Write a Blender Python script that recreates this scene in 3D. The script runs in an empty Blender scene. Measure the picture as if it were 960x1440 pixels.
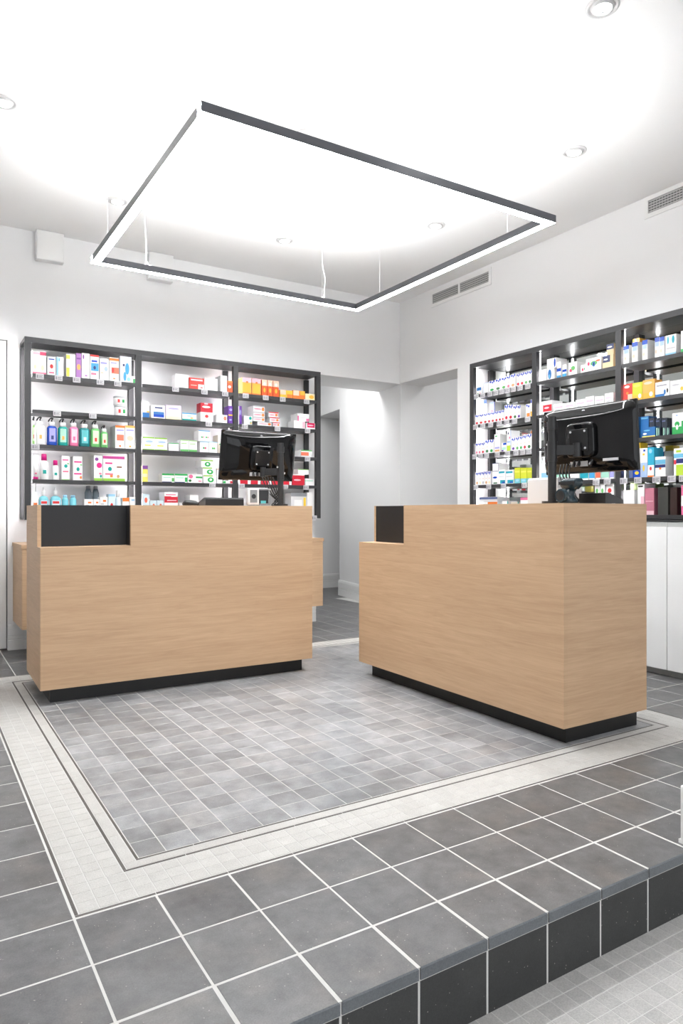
import bpy, bmesh, math, random
from mathutils import Vector
random.seed(7)
SC = bpy.context.scene
C = SC.collection
PI = math.pi

# ------------------------------------------------------------------ camera
cam = bpy.data.objects.new('camera', bpy.data.cameras.new('camera'))
C.objects.link(cam)
cam.location = (0, 0, 1.064)
cam.rotation_euler = (PI / 2, 0, -math.atan2(0.52531, 0.85091))
cam.data.sensor_fit = 'VERTICAL'
cam.data.sensor_height = 36
cam.data.lens = 24.5
cam.data.clip_start = 0.02
SC.camera = cam

# ------------------------------------------------------------------ world, lights, exposure
w = bpy.data.worlds.new('daylight')
SC.world = w
w.use_nodes = True
w.node_tree.nodes['Background'].inputs[0].default_value = (0.93, 0.96, 1.0, 1)
w.node_tree.nodes['Background'].inputs[1].default_value = 0.38
SC.view_settings.view_transform = 'Standard'
SC.view_settings.look = 'None'
SC.view_settings.gamma = 1.0
SC.view_settings.use_curve_mapping = False
SC.view_settings.exposure = 2.54

LAMP_DOWN = 14.5      # pendant frame, lower diffuser
LAMP_UP = 11.0        # pendant frame, upper diffuser
LED = 11.0             # strips behind the shelf posts
SPOT = 0.9           # recessed ceiling spotlights, each
DAY = 10.0            # daylight through the shop front behind the camera
al = bpy.data.lights.new('shop_front_daylight', 'AREA')
al.shape = 'RECTANGLE'; al.size = 4.6; al.size_y = 2.5; al.energy = DAY; al.color = (0.95, 0.97, 1.0)
alo = bpy.data.objects.new('shop_front_daylight', al); C.objects.link(alo)
alo.location = (1.5, -1.95, 1.35); alo.rotation_euler = (PI / 2, 0, PI)

# ------------------------------------------------------------------ materials
MATS = {}
def lin(c):
    return tuple(((v / 255 / 12.92) if v <= 10 else ((v / 255 + 0.055) / 1.055) ** 2.4) for v in c)
def pmat(name, col, rough=0.5, metal=0.0, spec=0.5, coat=0.0, emit=None, es=0.0, alpha=1.0, trans=0.0):
    if name in MATS: return MATS[name]
    m = bpy.data.materials.new(name); m.use_nodes = True
    b = m.node_tree.nodes['Principled BSDF']
    b.inputs['Base Color'].default_value = (*col, 1)
    b.inputs['Roughness'].default_value = rough
    b.inputs['Metallic'].default_value = metal
    b.inputs['Specular IOR Level'].default_value = spec
    b.inputs['Coat Weight'].default_value = coat
    b.inputs['Transmission Weight'].default_value = trans
    if emit:
        b.inputs['Emission Color'].default_value = (*emit, 1)
        b.inputs['Emission Strength'].default_value = es
    m.diffuse_color = (*col, 1)
    MATS[name] = m
    return m
def nd(m, t, **kw):
    n = m.node_tree.nodes.new(t)
    for k, v in kw.items(): setattr(n, k, v)
    return n
def lk(m, a, b): m.node_tree.links.new(a, b)

def plaster(name, col, bump=0.02):
    m = pmat(name, col, 0.75, spec=0.25); b = m.node_tree.nodes['Principled BSDF']
    g = nd(m, 'ShaderNodeNewGeometry'); n = nd(m, 'ShaderNodeTexNoise')
    n.inputs['Scale'].default_value = 90; n.inputs['Detail'].default_value = 4
    bp = nd(m, 'ShaderNodeBump'); bp.inputs['Strength'].default_value = bump; bp.inputs['Distance'].default_value = 0.002
    lk(m, g.outputs['Position'], n.inputs['Vector']); lk(m, n.outputs['Fac'], bp.inputs['Height']); lk(m, bp.outputs['Normal'], b.inputs['Normal'])
    return m

def tile_mat(name, col, var, mottle, rough, speck=0.0, scale=9, bump=0.05, tint=(1, 1, 1), region=0.0):
    """stone / ceramic: colour differs per piece (object random), mottled and speckled in world space"""
    m = pmat(name, col, rough, spec=0.45); b = m.node_tree.nodes['Principled BSDF']
    g = nd(m, 'ShaderNodeNewGeometry'); oi = nd(m, 'ShaderNodeObjectInfo')
    n1 = nd(m, 'ShaderNodeTexNoise'); n1.inputs['Scale'].default_value = scale; n1.inputs['Detail'].default_value = 8; n1.inputs['Roughness'].default_value = 0.65
    off = nd(m, 'ShaderNodeVectorMath', operation='MULTIPLY_ADD')
    cmb = nd(m, 'ShaderNodeCombineXYZ')
    for i in range(3): lk(m, oi.outputs['Random'], cmb.inputs[i])
    lk(m, cmb.outputs[0], off.inputs[0]); off.inputs[1].default_value = (9, 7, 5); lk(m, g.outputs['Position'], off.inputs[2])
    lk(m, off.outputs[0], n1.inputs['Vector'])
    n2 = nd(m, 'ShaderNodeTexNoise'); n2.inputs['Scale'].default_value = 260; n2.inputs['Detail'].default_value = 3
    lk(m, g.outputs['Position'], n2.inputs['Vector'])
    mr = nd(m, 'ShaderNodeMapRange'); mr.inputs['From Min'].default_value = 0.25; mr.inputs['From Max'].default_value = 0.75
    mr.inputs['To Min'].default_value = 1 - mottle; mr.inputs['To Max'].default_value = 1 + mottle
    lk(m, n1.outputs['Fac'], mr.inputs['Value'])
    mv = nd(m, 'ShaderNodeMapRange'); mv.inputs['To Min'].default_value = 1 - var; mv.inputs['To Max'].default_value = 1 + var
    lk(m, oi.outputs['Random'], mv.inputs['Value'])
    mf = nd(m, 'ShaderNodeMapRange'); mf.inputs['From Min'].default_value = 0.3; mf.inputs['From Max'].default_value = 0.7
    mf.inputs['To Min'].default_value = 0.86; mf.inputs['To Max'].default_value = 1.14
    lk(m, n2.outputs['Fac'], mf.inputs['Value'])
    mu = nd(m, 'ShaderNodeMath', operation='MULTIPLY'); lk(m, mr.outputs[0], mu.inputs[0]); lk(m, mv.outputs[0], mu.inputs[1])
    mu2 = nd(m, 'ShaderNodeMath', operation='MULTIPLY'); lk(m, mu.outputs[0], mu2.inputs[0]); lk(m, mf.outputs[0], mu2.inputs[1])
    if region:      # stone of one delivery laid in patches
        n5 = nd(m, 'ShaderNodeTexNoise'); n5.inputs['Scale'].default_value = 1.7; n5.inputs['Detail'].default_value = 3; n5.inputs['Roughness'].default_value = 0.7
        lk(m, g.outputs['Position'], n5.inputs['Vector'])
        r5 = nd(m, 'ShaderNodeMapRange'); r5.inputs['From Min'].default_value = 0.3; r5.inputs['From Max'].default_value = 0.65; r5.inputs['To Min'].default_value = 1 - region; r5.inputs['To Max'].default_value = 1.08
        lk(m, n5.outputs['Fac'], r5.inputs['Value'])
        mu3 = nd(m, 'ShaderNodeMath', operation='MULTIPLY'); lk(m, mu2.outputs[0], mu3.inputs[0]); lk(m, r5.outputs[0], mu3.inputs[1]); mu2 = mu3
    sc = nd(m, 'ShaderNodeVectorMath', operation='SCALE'); sc.inputs[0].default_value = col; lk(m, mu2.outputs[0], sc.inputs['Scale'])
    # a warm stain drifts over some of the pieces
    n3 = nd(m, 'ShaderNodeTexNoise'); n3.inputs['Scale'].default_value = scale * 0.5; lk(m, off.outputs[0], n3.inputs['Vector'])
    r3 = nd(m, 'ShaderNodeMapRange'); r3.inputs['From Min'].default_value = 0.5; r3.inputs['From Max'].default_value = 0.75; lk(m, n3.outputs['Fac'], r3.inputs['Value'])
    mx = nd(m, 'ShaderNodeMix', data_type='RGBA'); mx.blend_type = 'MULTIPLY'
    lk(m, r3.outputs[0], mx.inputs['Factor']); lk(m, sc.outputs[0], mx.inputs['A']); mx.inputs['B'].default_value = (*tint, 1)
    last = mx.outputs['Result']
    if speck:
        v = nd(m, 'ShaderNodeTexVoronoi'); v.inputs['Scale'].default_value = 75; lk(m, off.outputs[0], v.inputs['Vector'])
        c = nd(m, 'ShaderNodeMath', operation='LESS_THAN'); c.inputs[1].default_value = 0.12; lk(m, v.outputs['Distance'], c.inputs[0])
        n4 = nd(m, 'ShaderNodeTexNoise'); n4.inputs['Scale'].default_value = 31; lk(m, off.outputs[0], n4.inputs['Vector'])
        c2 = nd(m, 'ShaderNodeMath', operation='GREATER_THAN'); c2.inputs[1].default_value = 0.56; lk(m, n4.outputs['Fac'], c2.inputs[0])
        c3 = nd(m, 'ShaderNodeMath', operation='MULTIPLY'); lk(m, c.outputs[0], c3.inputs[0]); lk(m, c2.outputs[0], c3.inputs[1])
        c4 = nd(m, 'ShaderNodeMath', operation='MULTIPLY'); lk(m, c3.outputs[0], c4.inputs[0]); c4.inputs[1].default_value = speck
        my = nd(m, 'ShaderNodeMix', data_type='RGBA'); lk(m, c4.outputs[0], my.inputs['Factor']); lk(m, last, my.inputs['A']); my.inputs['B'].default_value = (0.55, 0.52, 0.47, 1)
        last = my.outputs['Result']
    lk(m, last, b.inputs['Base Color'])
    bp = nd(m, 'ShaderNodeBump'); bp.inputs['Strength'].default_value = bump; bp.inputs['Distance'].default_value = 0.003
    lk(m, n1.outputs['Fac'], bp.inputs['Height']); lk(m, bp.outputs['Normal'], b.inputs['Normal'])
    return m

def wood_mat(name, c0, c1):
    m = pmat(name, c0, 0.5, spec=0.3); b = m.node_tree.nodes['Principled BSDF']
    tc = nd(m, 'ShaderNodeTexCoord'); mp = nd(m, 'ShaderNodeMapping'); mp.inputs['Scale'].default_value = (1.3, 1.3, 26)
    lk(m, tc.outputs['Object'], mp.inputs['Vector'])
    wv = nd(m, 'ShaderNodeTexNoise'); wv.inputs['Scale'].default_value = 1.6; wv.inputs['Detail'].default_value = 6; wv.inputs['Roughness'].default_value = 0.6; wv.inputs['Distortion'].default_value = 1.6
    lk(m, mp.outputs[0], wv.inputs['Vector'])
    mp2 = nd(m, 'ShaderNodeMapping'); mp2.inputs['Scale'].default_value = (7, 7, 420); lk(m, tc.outputs['Object'], mp2.inputs['Vector'])
    fn = nd(m, 'ShaderNodeTexNoise'); fn.inputs['Scale'].default_value = 1.5; fn.inputs['Detail'].default_value = 4; lk(m, mp2.outputs[0], fn.inputs['Vector'])
    mp3 = nd(m, 'ShaderNodeMapping'); mp3.inputs['Scale'].default_value = (0.35, 0.35, 5); lk(m, tc.outputs['Object'], mp3.inputs['Vector'])
    bn = nd(m, 'ShaderNodeTexNoise'); bn.inputs['Scale'].default_value = 1.5; bn.inputs['Detail'].default_value = 2; lk(m, mp3.outputs[0], bn.inputs['Vector'])
    a1 = nd(m, 'ShaderNodeMath', operation='MULTIPLY'); lk(m, wv.outputs['Fac'], a1.inputs[0]); a1.inputs[1].default_value = 0.5
    a2 = nd(m, 'ShaderNodeMath', operation='MULTIPLY_ADD'); lk(m, fn.outputs['Fac'], a2.inputs[0]); a2.inputs[1].default_value = 0.32; lk(m, a1.outputs[0], a2.inputs[2])
    a3 = nd(m, 'ShaderNodeMath', operation='MULTIPLY_ADD'); lk(m, bn.outputs['Fac'], a3.inputs[0]); a3.inputs[1].default_value = 0.28; lk(m, a2.outputs[0], a3.inputs[2])
    rp = nd(m, 'ShaderNodeValToRGB'); rp.color_ramp.elements[0].position = 0.38; rp.color_ramp.elements[1].position = 0.72
    rp.color_ramp.elements[0].color = (*c1, 1); rp.color_ramp.elements[1].color = (*c0, 1)
    lk(m, a3.outputs[0], rp.inputs['Fac']); lk(m, rp.outputs['Color'], b.inputs['Base Color'])
    bp = nd(m, 'ShaderNodeBump'); bp.inputs['Strength'].default_value = 0.12; bp.inputs['Distance'].default_value = 0.001
    lk(m, fn.outputs['Fac'], bp.inputs['Height']); lk(m, bp.outputs['Normal'], b.inputs['Normal'])
    return m

M_wall = plaster('wall_plaster', (0.815, 0.815, 0.815))
M_ceil = plaster('ceiling_plaster', (0.84, 0.84, 0.84))
M_white = pmat('white_lacquer', (0.80, 0.80, 0.79), 0.35)
M_gloss = pmat('white_gloss_door', (0.80, 0.81, 0.81), 0.18)
M_gap = pmat('shadow_gap', (0.05, 0.05, 0.05), 0.8)
M_grip = pmat('grip_strip_grey', (0.42, 0.43, 0.42), 0.4)
M_grout = plaster('grout', (0.60, 0.595, 0.575), 0.1)
M_dark = tile_mat('dark_stone_tile', (0.122, 0.122, 0.124), 0.12, 0.40, 0.36, speck=0.45, scale=13, tint=(1, 0.93, 0.87))
M_riser = tile_mat('riser_stone_tile', (0.036, 0.037, 0.037), 0.08, 0.2, 0.5, speck=0.45, scale=7)
M_nosing = tile_mat('honed_stone_edge', (0.125, 0.137, 0.147), 0.05, 0.15, 0.35, scale=9)
M_inner = tile_mat('grey_inlay_tile', (0.295, 0.304, 0.316), 0.17, 0.42, 0.33, scale=8, tint=(1.0, 0.95, 0.91), region=0.36)
M_border = tile_mat('pale_mosaic_tile', (0.475, 0.468, 0.448), 0.035, 0.10, 0.5, scale=14)
M_lower = tile_mat('pale_grey_mosaic_tile', (0.43, 0.422, 0.41), 0.07, 0.12, 0.5, scale=12)
M_sliver = tile_mat('dark_sliver_tile', (0.085, 0.075, 0.07), 0.1, 0.2, 0.45, scale=12)
M_oak = wood_mat('oak_veneer', (0.62, 0.425, 0.265), (0.46, 0.30, 0.18))
M_black = pmat('black_laminate', (0.009, 0.009, 0.0105), 0.5)
M_plinth = pmat('black_plinth', (0.003, 0.003, 0.003), 0.45)
M_metal = pmat('anthracite_shelf', (0.030, 0.0305, 0.033), 0.40)
M_lampb = pmat('grey_aluminium', (0.10, 0.103, 0.115), 0.35, metal=0.4)
M_mirror = pmat('mirror', (0.62, 0.66, 0.64), 0.03, metal=1.0)
M_down = pmat('diffuser_down', (0.9, 0.9, 0.9), 0.5, emit=(0.975, 0.99, 1), es=LAMP_DOWN)
M_up = pmat('diffuser_up', (0.9, 0.9, 0.9), 0.5, emit=(0.975, 0.99, 1), es=LAMP_UP)
M_led = pmat('led_strip', (0.9, 0.9, 0.9), 0.5, emit=(1, 0.95, 0.99), es=LED)
M_lens = pmat('downlight_lens', (0.9, 0.9, 0.9), 0.4, emit=(0.975, 0.99, 1), es=2.0)
M_ring = pmat('ring_shade_grey', (0.55, 0.55, 0.55), 0.4)  # greyed: the ring's shadow lines are put into its colour
M_wire = pmat('suspension_wire', (0.75, 0.75, 0.76), 0.4)
M_cablew = pmat('white_cable', (0.8, 0.8, 0.8), 0.5)
M_piano = pmat('piano_black', (0.003, 0.003, 0.0035), 0.06, spec=0.35)
M_pole = pmat('pole_black', (0.014, 0.014, 0.015), 0.42)
M_screen = pmat('screen_glass', (0.004, 0.004, 0.005), 0.1)
M_lgrey = pmat('light_grey_plastic', (0.55, 0.56, 0.58), 0.4)
M_mgrey = pmat('mid_grey_plastic', (0.22, 0.225, 0.235), 0.4)
M_teal = pmat('petrol_plastic', (0.014, 0.03, 0.04), 0.25)
M_rubber = pmat('black_plastic', (0.007, 0.007, 0.008), 0.35)
M_tagw = pmat('tag_paper', (0.50, 0.49, 0.51), 0.6)
M_tagc = pmat('tag_holder', (0.52, 0.52, 0.55), 0.25)
M_ink = pmat('tag_ink', (0.20, 0.20, 0.22), 0.6)
M_vent = pmat('vent_slat', (0.45, 0.45, 0.44), 0.5)
M_ventd = pmat('vent_dark', (0.09, 0.09, 0.09), 0.8)

PAL = dict(W=(246,246,246),rose=(232,120,150),pinkred=(225,70,110),pinkl=(245,190,205),cream=(250,236,190),creamd=(238,214,170),
 blue=(20,70,190),blueb=(25,75,185),red=(220,55,55),skyl=(150,205,235),sky=(110,190,225),skyw=(215,235,245),grey9=(222,222,224),
 grey8=(195,195,200),grey7=(165,165,170),grey6=(140,142,148),grey3=(62,63,60),yellowg=(215,220,80),purple=(130,70,150),purplel=(176,120,190),
 orange=(245,130,50),orangel=(250,180,90),azure=(60,160,215),azured=(30,110,180),navy=(30,45,110),navys=(60,70,110),navyd=(20,35,55),
 lav=(165,165,225),lavb=(170,195,235),peach=(248,205,180),coral=(240,120,90),silver=(215,220,226),green=(40,170,85),greenl=(160,215,130),
 greenw=(215,235,200),greenm=(110,190,110),greend=(50,110,60),teal=(20,160,150),teald=(5,125,130),tealm=(90,190,195),tealb=(20,165,185),mint=(170,225,205),
 pinkm=(235,120,165),rosel=(245,205,215),magenta=(225,20,135),magentad=(190,60,140),lime=(150,205,70),limeb=(190,220,60),limey=(205,212,50),
 brown=(130,90,70),brownd=(48,28,24),tan=(215,165,115),aqua=(120,200,215),greyb=(120,135,145),greyd=(60,70,75),black=(30,28,28),
 redo=(225,60,50),orred=(240,95,40),lilac=(228,212,234),crim=(205,25,50),crimp=(215,20,90),violet=(105,50,160),yellow=(245,205,50),
 yellowo=(250,185,60),yellowp=(240,225,100),beige=(215,205,190),slate=(90,105,150),cyan=(30,170,205),olive=(125,150,75),dusty=(195,120,140))
def pal(c, rough=0.42):
    return pmat('print_' + c, tuple(v * 0.86 for v in lin(PAL[c])), rough)

# ------------------------------------------------------------------ mesh helpers
def obj(name, verts, faces, mats, parent=None, fm=None, smooth=False):
    me = bpy.data.meshes.new(name)
    me.from_pydata(verts, [], faces)
    if not isinstance(mats, (list, tuple)): mats = [mats]
    for m in mats: me.materials.append(m)
    if fm: me.polygons.foreach_set('material_index', fm)
    if smooth: me.polygons.foreach_set('use_smooth', [True] * len(faces))
    me.update()
    o = bpy.data.objects.new(name, me); C.objects.link(o)
    if parent: o.parent = parent
    return o
def tag(o, label=None, cat=None, group=None, kind=None):
    if label: o['label'] = label
    if cat: o['category'] = cat
    if group: o['group'] = group
    if kind: o['kind'] = kind
    return o
def thing(name, label, cat, loc=(0, 0, 0), rz=0.0, group=None):
    o = bpy.data.objects.new(name, None); C.objects.link(o)
    o.empty_display_size = 0.1
    o.location = loc; o.rotation_euler = (0, 0, rz)
    return tag(o, label, cat, group)
BF = [(0, 3, 2, 1), (4, 5, 6, 7), (0, 1, 5, 4), (1, 2, 6, 5), (2, 3, 7, 6), (3, 0, 4, 7)]
def bv(x0, x1, y0, y1, z0, z1):
    return [(x0, y0, z0), (x1, y0, z0), (x1, y1, z0), (x0, y1, z0), (x0, y0, z1), (x1, y0, z1), (x1, y1, z1), (x0, y1, z1)]
class MB:
    """collects pieces of ONE part"""
    def __init__(s): s.v = []; s.f = []; s.m = []
    def add(s, v, f, mi=0):
        n = len(s.v); s.v += v; s.f += [tuple(i + n for i in q) for q in f]; s.m += [mi] * len(f); return s
    def box(s, x0, x1, y0, y1, z0, z1, mi=0): return s.add(bv(x0, x1, y0, y1, z0, z1), BF, mi)
    def cyl(s, p0, p1, r0, r1=None, n=14, mi=0):
        r1 = r0 if r1 is None else r1
        a = Vector(p0); b = Vector(p1); d = (b - a).normalized()
        u = d.orthogonal().normalized(); w_ = d.cross(u)
        v = []
        for c, r in ((a, r0), (b, r1)):
            for i in range(n):
                t = 2 * PI * i / n; v.append(tuple(c + r * (math.cos(t) * u + math.sin(t) * w_)))
        f = [(i, (i + 1) % n, n + (i + 1) % n, n + i) for i in range(n)] + [tuple(range(n))[::-1], tuple(range(n, 2 * n))]
        return s.add(v, f, mi)
    def build(s, name, mats, parent=None, smooth=False): return obj(name, s.v, s.f, mats, parent, s.m, smooth)
def box(name, x0, x1, y0, y1, z0, z1, mat, parent=None, bevel=0.0):
    if not bevel: return obj(name, bv(x0, x1, y0, y1, z0, z1), BF, mat, parent)
    bm = bmesh.new(); vs = [bm.verts.new(v) for v in bv(x0, x1, y0, y1, z0, z1)]
    for q in BF: bm.faces.new([vs[i] for i in q])
    bmesh.ops.bevel(bm, geom=bm.edges[:], offset=bevel, segments=2, affect='EDGES', profile=0.5)
    me = bpy.data.meshes.new(name); bm.to_mesh(me); bm.free(); me.materials.append(mat)
    o = bpy.data.objects.new(name, me); C.objects.link(o)
    if parent: o.parent = parent
    return o
def prism(name, poly, z0, z1, mat, parent=None, axis='z'):
    """extrude a polygon: axis z -> (x,y), axis y -> (x,z) extruded y0..y1, axis x -> (y,z)"""
    n = len(poly)
    put = {'z': lambda p, t: (p[0], p[1], t), 'y': lambda p, t: (p[0], t, p[1]), 'x': lambda p, t: (t, p[0], p[1])}[axis]
    v = [put(p, z0) for p in poly] + [put(p, z1) for p in poly]
    f = [(i, (i + 1) % n, n + (i + 1) % n, n + i) for i in range(n)] + [tuple(range(n))[::-1], tuple(range(n, 2 * n))]
    o = obj(name, v, f, mat, parent)
    bm = bmesh.new(); bm.from_mesh(o.data); bmesh.ops.recalc_face_normals(bm, faces=bm.faces); bm.to_mesh(o.data); bm.free()
    return o
def loft(name, rings, mat, parent=None, n=20, cap=True, smooth=True, e=2.0):
    """rings: (z, cx, cy, hx, hy[, exponent]) stacked superellipses"""
    v = []; f = []
    for r in rings:
        z, cx, cy, hx, hy = r[:5]; ex = r[5] if len(r) > 5 else e
        for i in range(n):
            t = 2 * PI * (i + 0.5) / n; c, s = math.cos(t), math.sin(t)
            v.append((cx + hx * math.copysign(abs(c) ** (2 / ex), c), cy + hy * math.copysign(abs(s) ** (2 / ex), s), z))
    for k in range(len(rings) - 1):
        for i in range(n):
            f.append((k * n + i, k * n + (i + 1) % n, (k + 1) * n + (i + 1) % n, (k + 1) * n + i))
    if cap:
        f.append(tuple(range(n))[::-1]); f.append(tuple(range((len(rings) - 1) * n, len(rings) * n)))
    o = obj(name, v, f, mat, parent, smooth=False)
    if smooth: o.data.polygons.foreach_set('use_smooth', [len(p.vertices) == 4 for p in o.data.polygons])
    return o
def tube(name, pts, r, mat, parent=None, n=6, sub=4):
    P = [Vector(p) for p in pts]; Q = []
    for i in range(len(P) - 1):
        p0 = P[max(i - 1, 0)]; p1 = P[i]; p2 = P[i + 1]; p3 = P[min(i + 2, len(P) - 1)]
        for k in range(sub):
            t = k / sub
            Q.append(0.5 * ((2 * p1) + (p2 - p0) * t + (2 * p0 - 5 * p1 + 4 * p2 - p3) * t * t + (3 * p1 - p0 - 3 * p2 + p3) * t ** 3))
    Q.append(P[-1]); v = []; f = []
    for i, q in enumerate(Q):
        d = (Q[min(i + 1, len(Q) - 1)] - Q[max(i - 1, 0)]).normalized()
        u = d.cross(Vector((0.31, 0.17, 0.93))); u = (u if u.length > 1e-3 else d.orthogonal()).normalized(); w_ = d.cross(u)
        for k in range(n):
            t = 2 * PI * k / n; v.append(tuple(q + r * (math.cos(t) * u + math.sin(t) * w_)))
    for i in range(len(Q) - 1):
        for k in range(n): f.append((i * n + k, i * n + (k + 1) % n, (i + 1) * n + (k + 1) % n, (i + 1) * n + k))
    f.append(tuple(range(n))[::-1]); f.append(tuple(range((len(Q) - 1) * n, len(Q) * n)))
    return obj(name, v, f, mat, parent, smooth=True)
def struct(o): return tag(o, kind='structure')

# ------------------------------------------------------------------ the room
ZC = 3.265; YB = 5.92; XR = 4.375; XL = -1.3; YF = -2.0
BX, BY, PX, PY = 0.363, 1.917, 0.2155, 0.218         # stone tile grid
STEP = 1.287                                          # front edge of the raised floor
floor = struct(obj('floor', bv(XL, 6.5, STEP + 0.0036, 8.6, -0.195, -0.0009), BF, M_grout))
flow = struct(obj('floor_lower', bv(XL, 6.5, YF, STEP + 0.014, -0.26, -0.1908), BF, M_grout))
struct(box('ceiling', XL - 0.2, XR + 0.33, YF - 0.2, YB + 0.2, ZC, ZC + 0.1, M_ceil))
struct(box('wall_left', XL - 0.2, XL, YF, YB, -0.2, ZC, M_wall))
# back wall with the door opening at its left end
DX0, DX1, DZ = -0.27, 0.632, 2.39
mb = MB(); mb.box(XL, DX0, YB, YB + 0.28, -0.2, ZC); mb.box(DX1, 3.35, YB, YB + 0.28, -0.2, ZC); mb.box(DX0, DX1, YB, YB + 0.28, DZ, ZC)
struct(mb.build('wall_back', M_wall))
# lintel over the passage, lintel and wall on the right
struct(prism('trim_1', [(3.35, YB), (4.384, YB), (4.474, 6.45), (3.35, 6.45)], 2.412, ZC, M_wall))
struct(box('wall_right', XR, XR + 0.33, YF, 5.01, -0.2, ZC, M_wall))
struct(box('trim_2', XR, XR + 0.33, 5.01, YB - 0.002, 2.416, ZC, M_wall))
struct(prism('wall_corner', [(4.386, YB), (6.5, YB), (6.5, 7.62), (4.676, 7.62)], -0.2, ZC, M_wall))
struct(prism('trim_3', [(4.676, 7.621), (6.5, 7.621), (6.5, 8.45), (4.815, 8.45)], 2.385, ZC, M_wall))
struct(box('wall_far', 3.1, 6.7, 8.45, 8.6, -0.2, ZC, M_wall))
struct(box('wall_passage', 3.14, 3.35, 6.2, 8.45, -0.2, ZC, M_wall))
struct(box('wall_side_room', 6.5, 6.7, 3.4, 8.45, -0.2, ZC, M_wall))
struct(box('wall_side_near', XR + 0.33, 6.5, 3.4, 3.5, -0.2, ZC, M_wall))
struct(box('ceiling_passage', 3.14, 6.7, 6.45, 8.6, 3.0, 3.1, M_ceil))
struct(box('ceiling_side_room', XR + 0.33, 6.7, 3.4, YB, 3.0, 3.1, M_ceil))
# shop front behind the camera: a wall with one wide window opening
WX0, WX1, WZ0, WZ1 = -0.9, 3.9, 0.0, 2.75
mb = MB(); mb.box(XL, WX0, YF - 0.2, YF, -0.2, ZC); mb.box(WX1, XR, YF - 0.2, YF, -0.2, ZC); mb.box(WX0, WX1, YF - 0.2, YF, WZ1, ZC); mb.box(WX0, WX1, YF - 0.2, YF, -0.2, WZ0)
struct(mb.build('wall_front', M_wall))
wf = struct(MB().box(WX0, WX1, YF - 0.12, YF - 0.06, WZ0, WZ0 + 0.06).box(WX0, WX1, YF - 0.12, YF - 0.06, WZ1 - 0.06, WZ1).box(WX0, WX0 + 0.06, YF - 0.12, YF - 0.06, WZ0, WZ1).box(WX1 - 0.06, WX1, YF - 0.12, YF - 0.06, WZ0, WZ1).build('window_1', M_metal))
for fx in (0.7, 2.3): box('mullion', fx - 0.03, fx + 0.03, YF - 0.12, YF - 0.06, WZ0 + 0.06, WZ1 - 0.06, M_metal, wf)
# door in the back wall
dr = struct(box('door_1', DX0 + 0.008, DX1 - 0.008, YB + 0.006, YB + 0.05, 0.012, DZ - 0.008, M_white))
box('gap_shade', DX0 + 0.001, DX1 - 0.001, YB + 0.06, YB + 0.12, 0.0, DZ - 0.001, M_gap, dr)  # dark sheet behind the door, the gap's shade put into its colour
MB().cyl((DX0 + 0.09, YB + 0.006, 1.05), (DX0 + 0.09, YB - 0.045, 1.05), 0.010).cyl((DX0 + 0.09, YB - 0.04, 1.05), (DX0 + 0.20, YB - 0.04, 1.05), 0.009).build('door_handle', M_lgrey, dr, True)

# baseboards with two grooves (profile of the old skirting)
def baseboard(name, p0, p1, nrm, t=0.022, h=0.196):
    prof = [(0, 0), (t, 0), (t, 0.075), (t - 0.004, 0.078), (t - 0.004, 0.083), (t, 0.086), (t, 0.103), (t - 0.004, 0.106), (t - 0.004, 0.111), (t, 0.114), (t, h - 0.03), (t - 0.004, h - 0.012), (t - 0.010, h), (0, h)]
    v = []
    for p in (p0, p1):
        for o_, z in prof: v.append((p[0] + nrm[0] * o_, p[1] + nrm[1] * o_, z))
    n = len(prof)
    f = [(i, (i + 1) % n, n + (i + 1) % n, n + i) for i in range(n)] + [tuple(range(n))[::-1], tuple(range(n, 2 * n))]
    return struct(obj(name, v, f, M_white))
baseboard('baseboard_back', (DX1 + 0.002, YB), (3.35, YB), (0, -1))
baseboard('baseboard_corner', (4.386 + 0.03, YB + 0.18), (4.676, 7.62), (-0.985, 0.168))
baseboard('baseboard_far', (4.6, 8.45), (6.5, 8.45), (0, -1))
baseboard('baseboard_left', (XL, STEP), (XL, YB), (1, 0))

# ------------------------------------------------------------------ floor tiles
CACHE = {}
def tile_mesh(w_, d, t, c, mat, key):
    k = (round(w_, 4), round(d, 4), t, c, key)
    if k not in CACHE:
        x, y = w_ / 2, d / 2
        v = [(-x, -y, -t), (x, -y, -t), (x, y, -t), (-x, y, -t), (-x, -y, -c), (x, -y, -c), (x, y, -c), (-x, y, -c),
             (-x + c, -y + c, 0), (x - c, -y + c, 0), (x - c, y - c, 0), (-x + c, y - c, 0)]
        f = [(0, 1, 5, 4), (1, 2, 6, 5), (2, 3, 7, 6), (3, 0, 4, 7), (4, 5, 9, 8), (5, 6, 10, 9), (6, 7, 11, 10), (7, 4, 8, 11), (8, 9, 10, 11)]
        me = bpy.data.meshes.new(key); me.from_pydata(v, [], f); me.materials.append(mat)
        if key == 'step_tile':
            me.materials.append(M_nosing); me.polygons[0].material_index = 1; me.polygons[4].material_index = 1
        me.update()
        CACHE[k] = me
    return CACHE[k]
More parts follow.
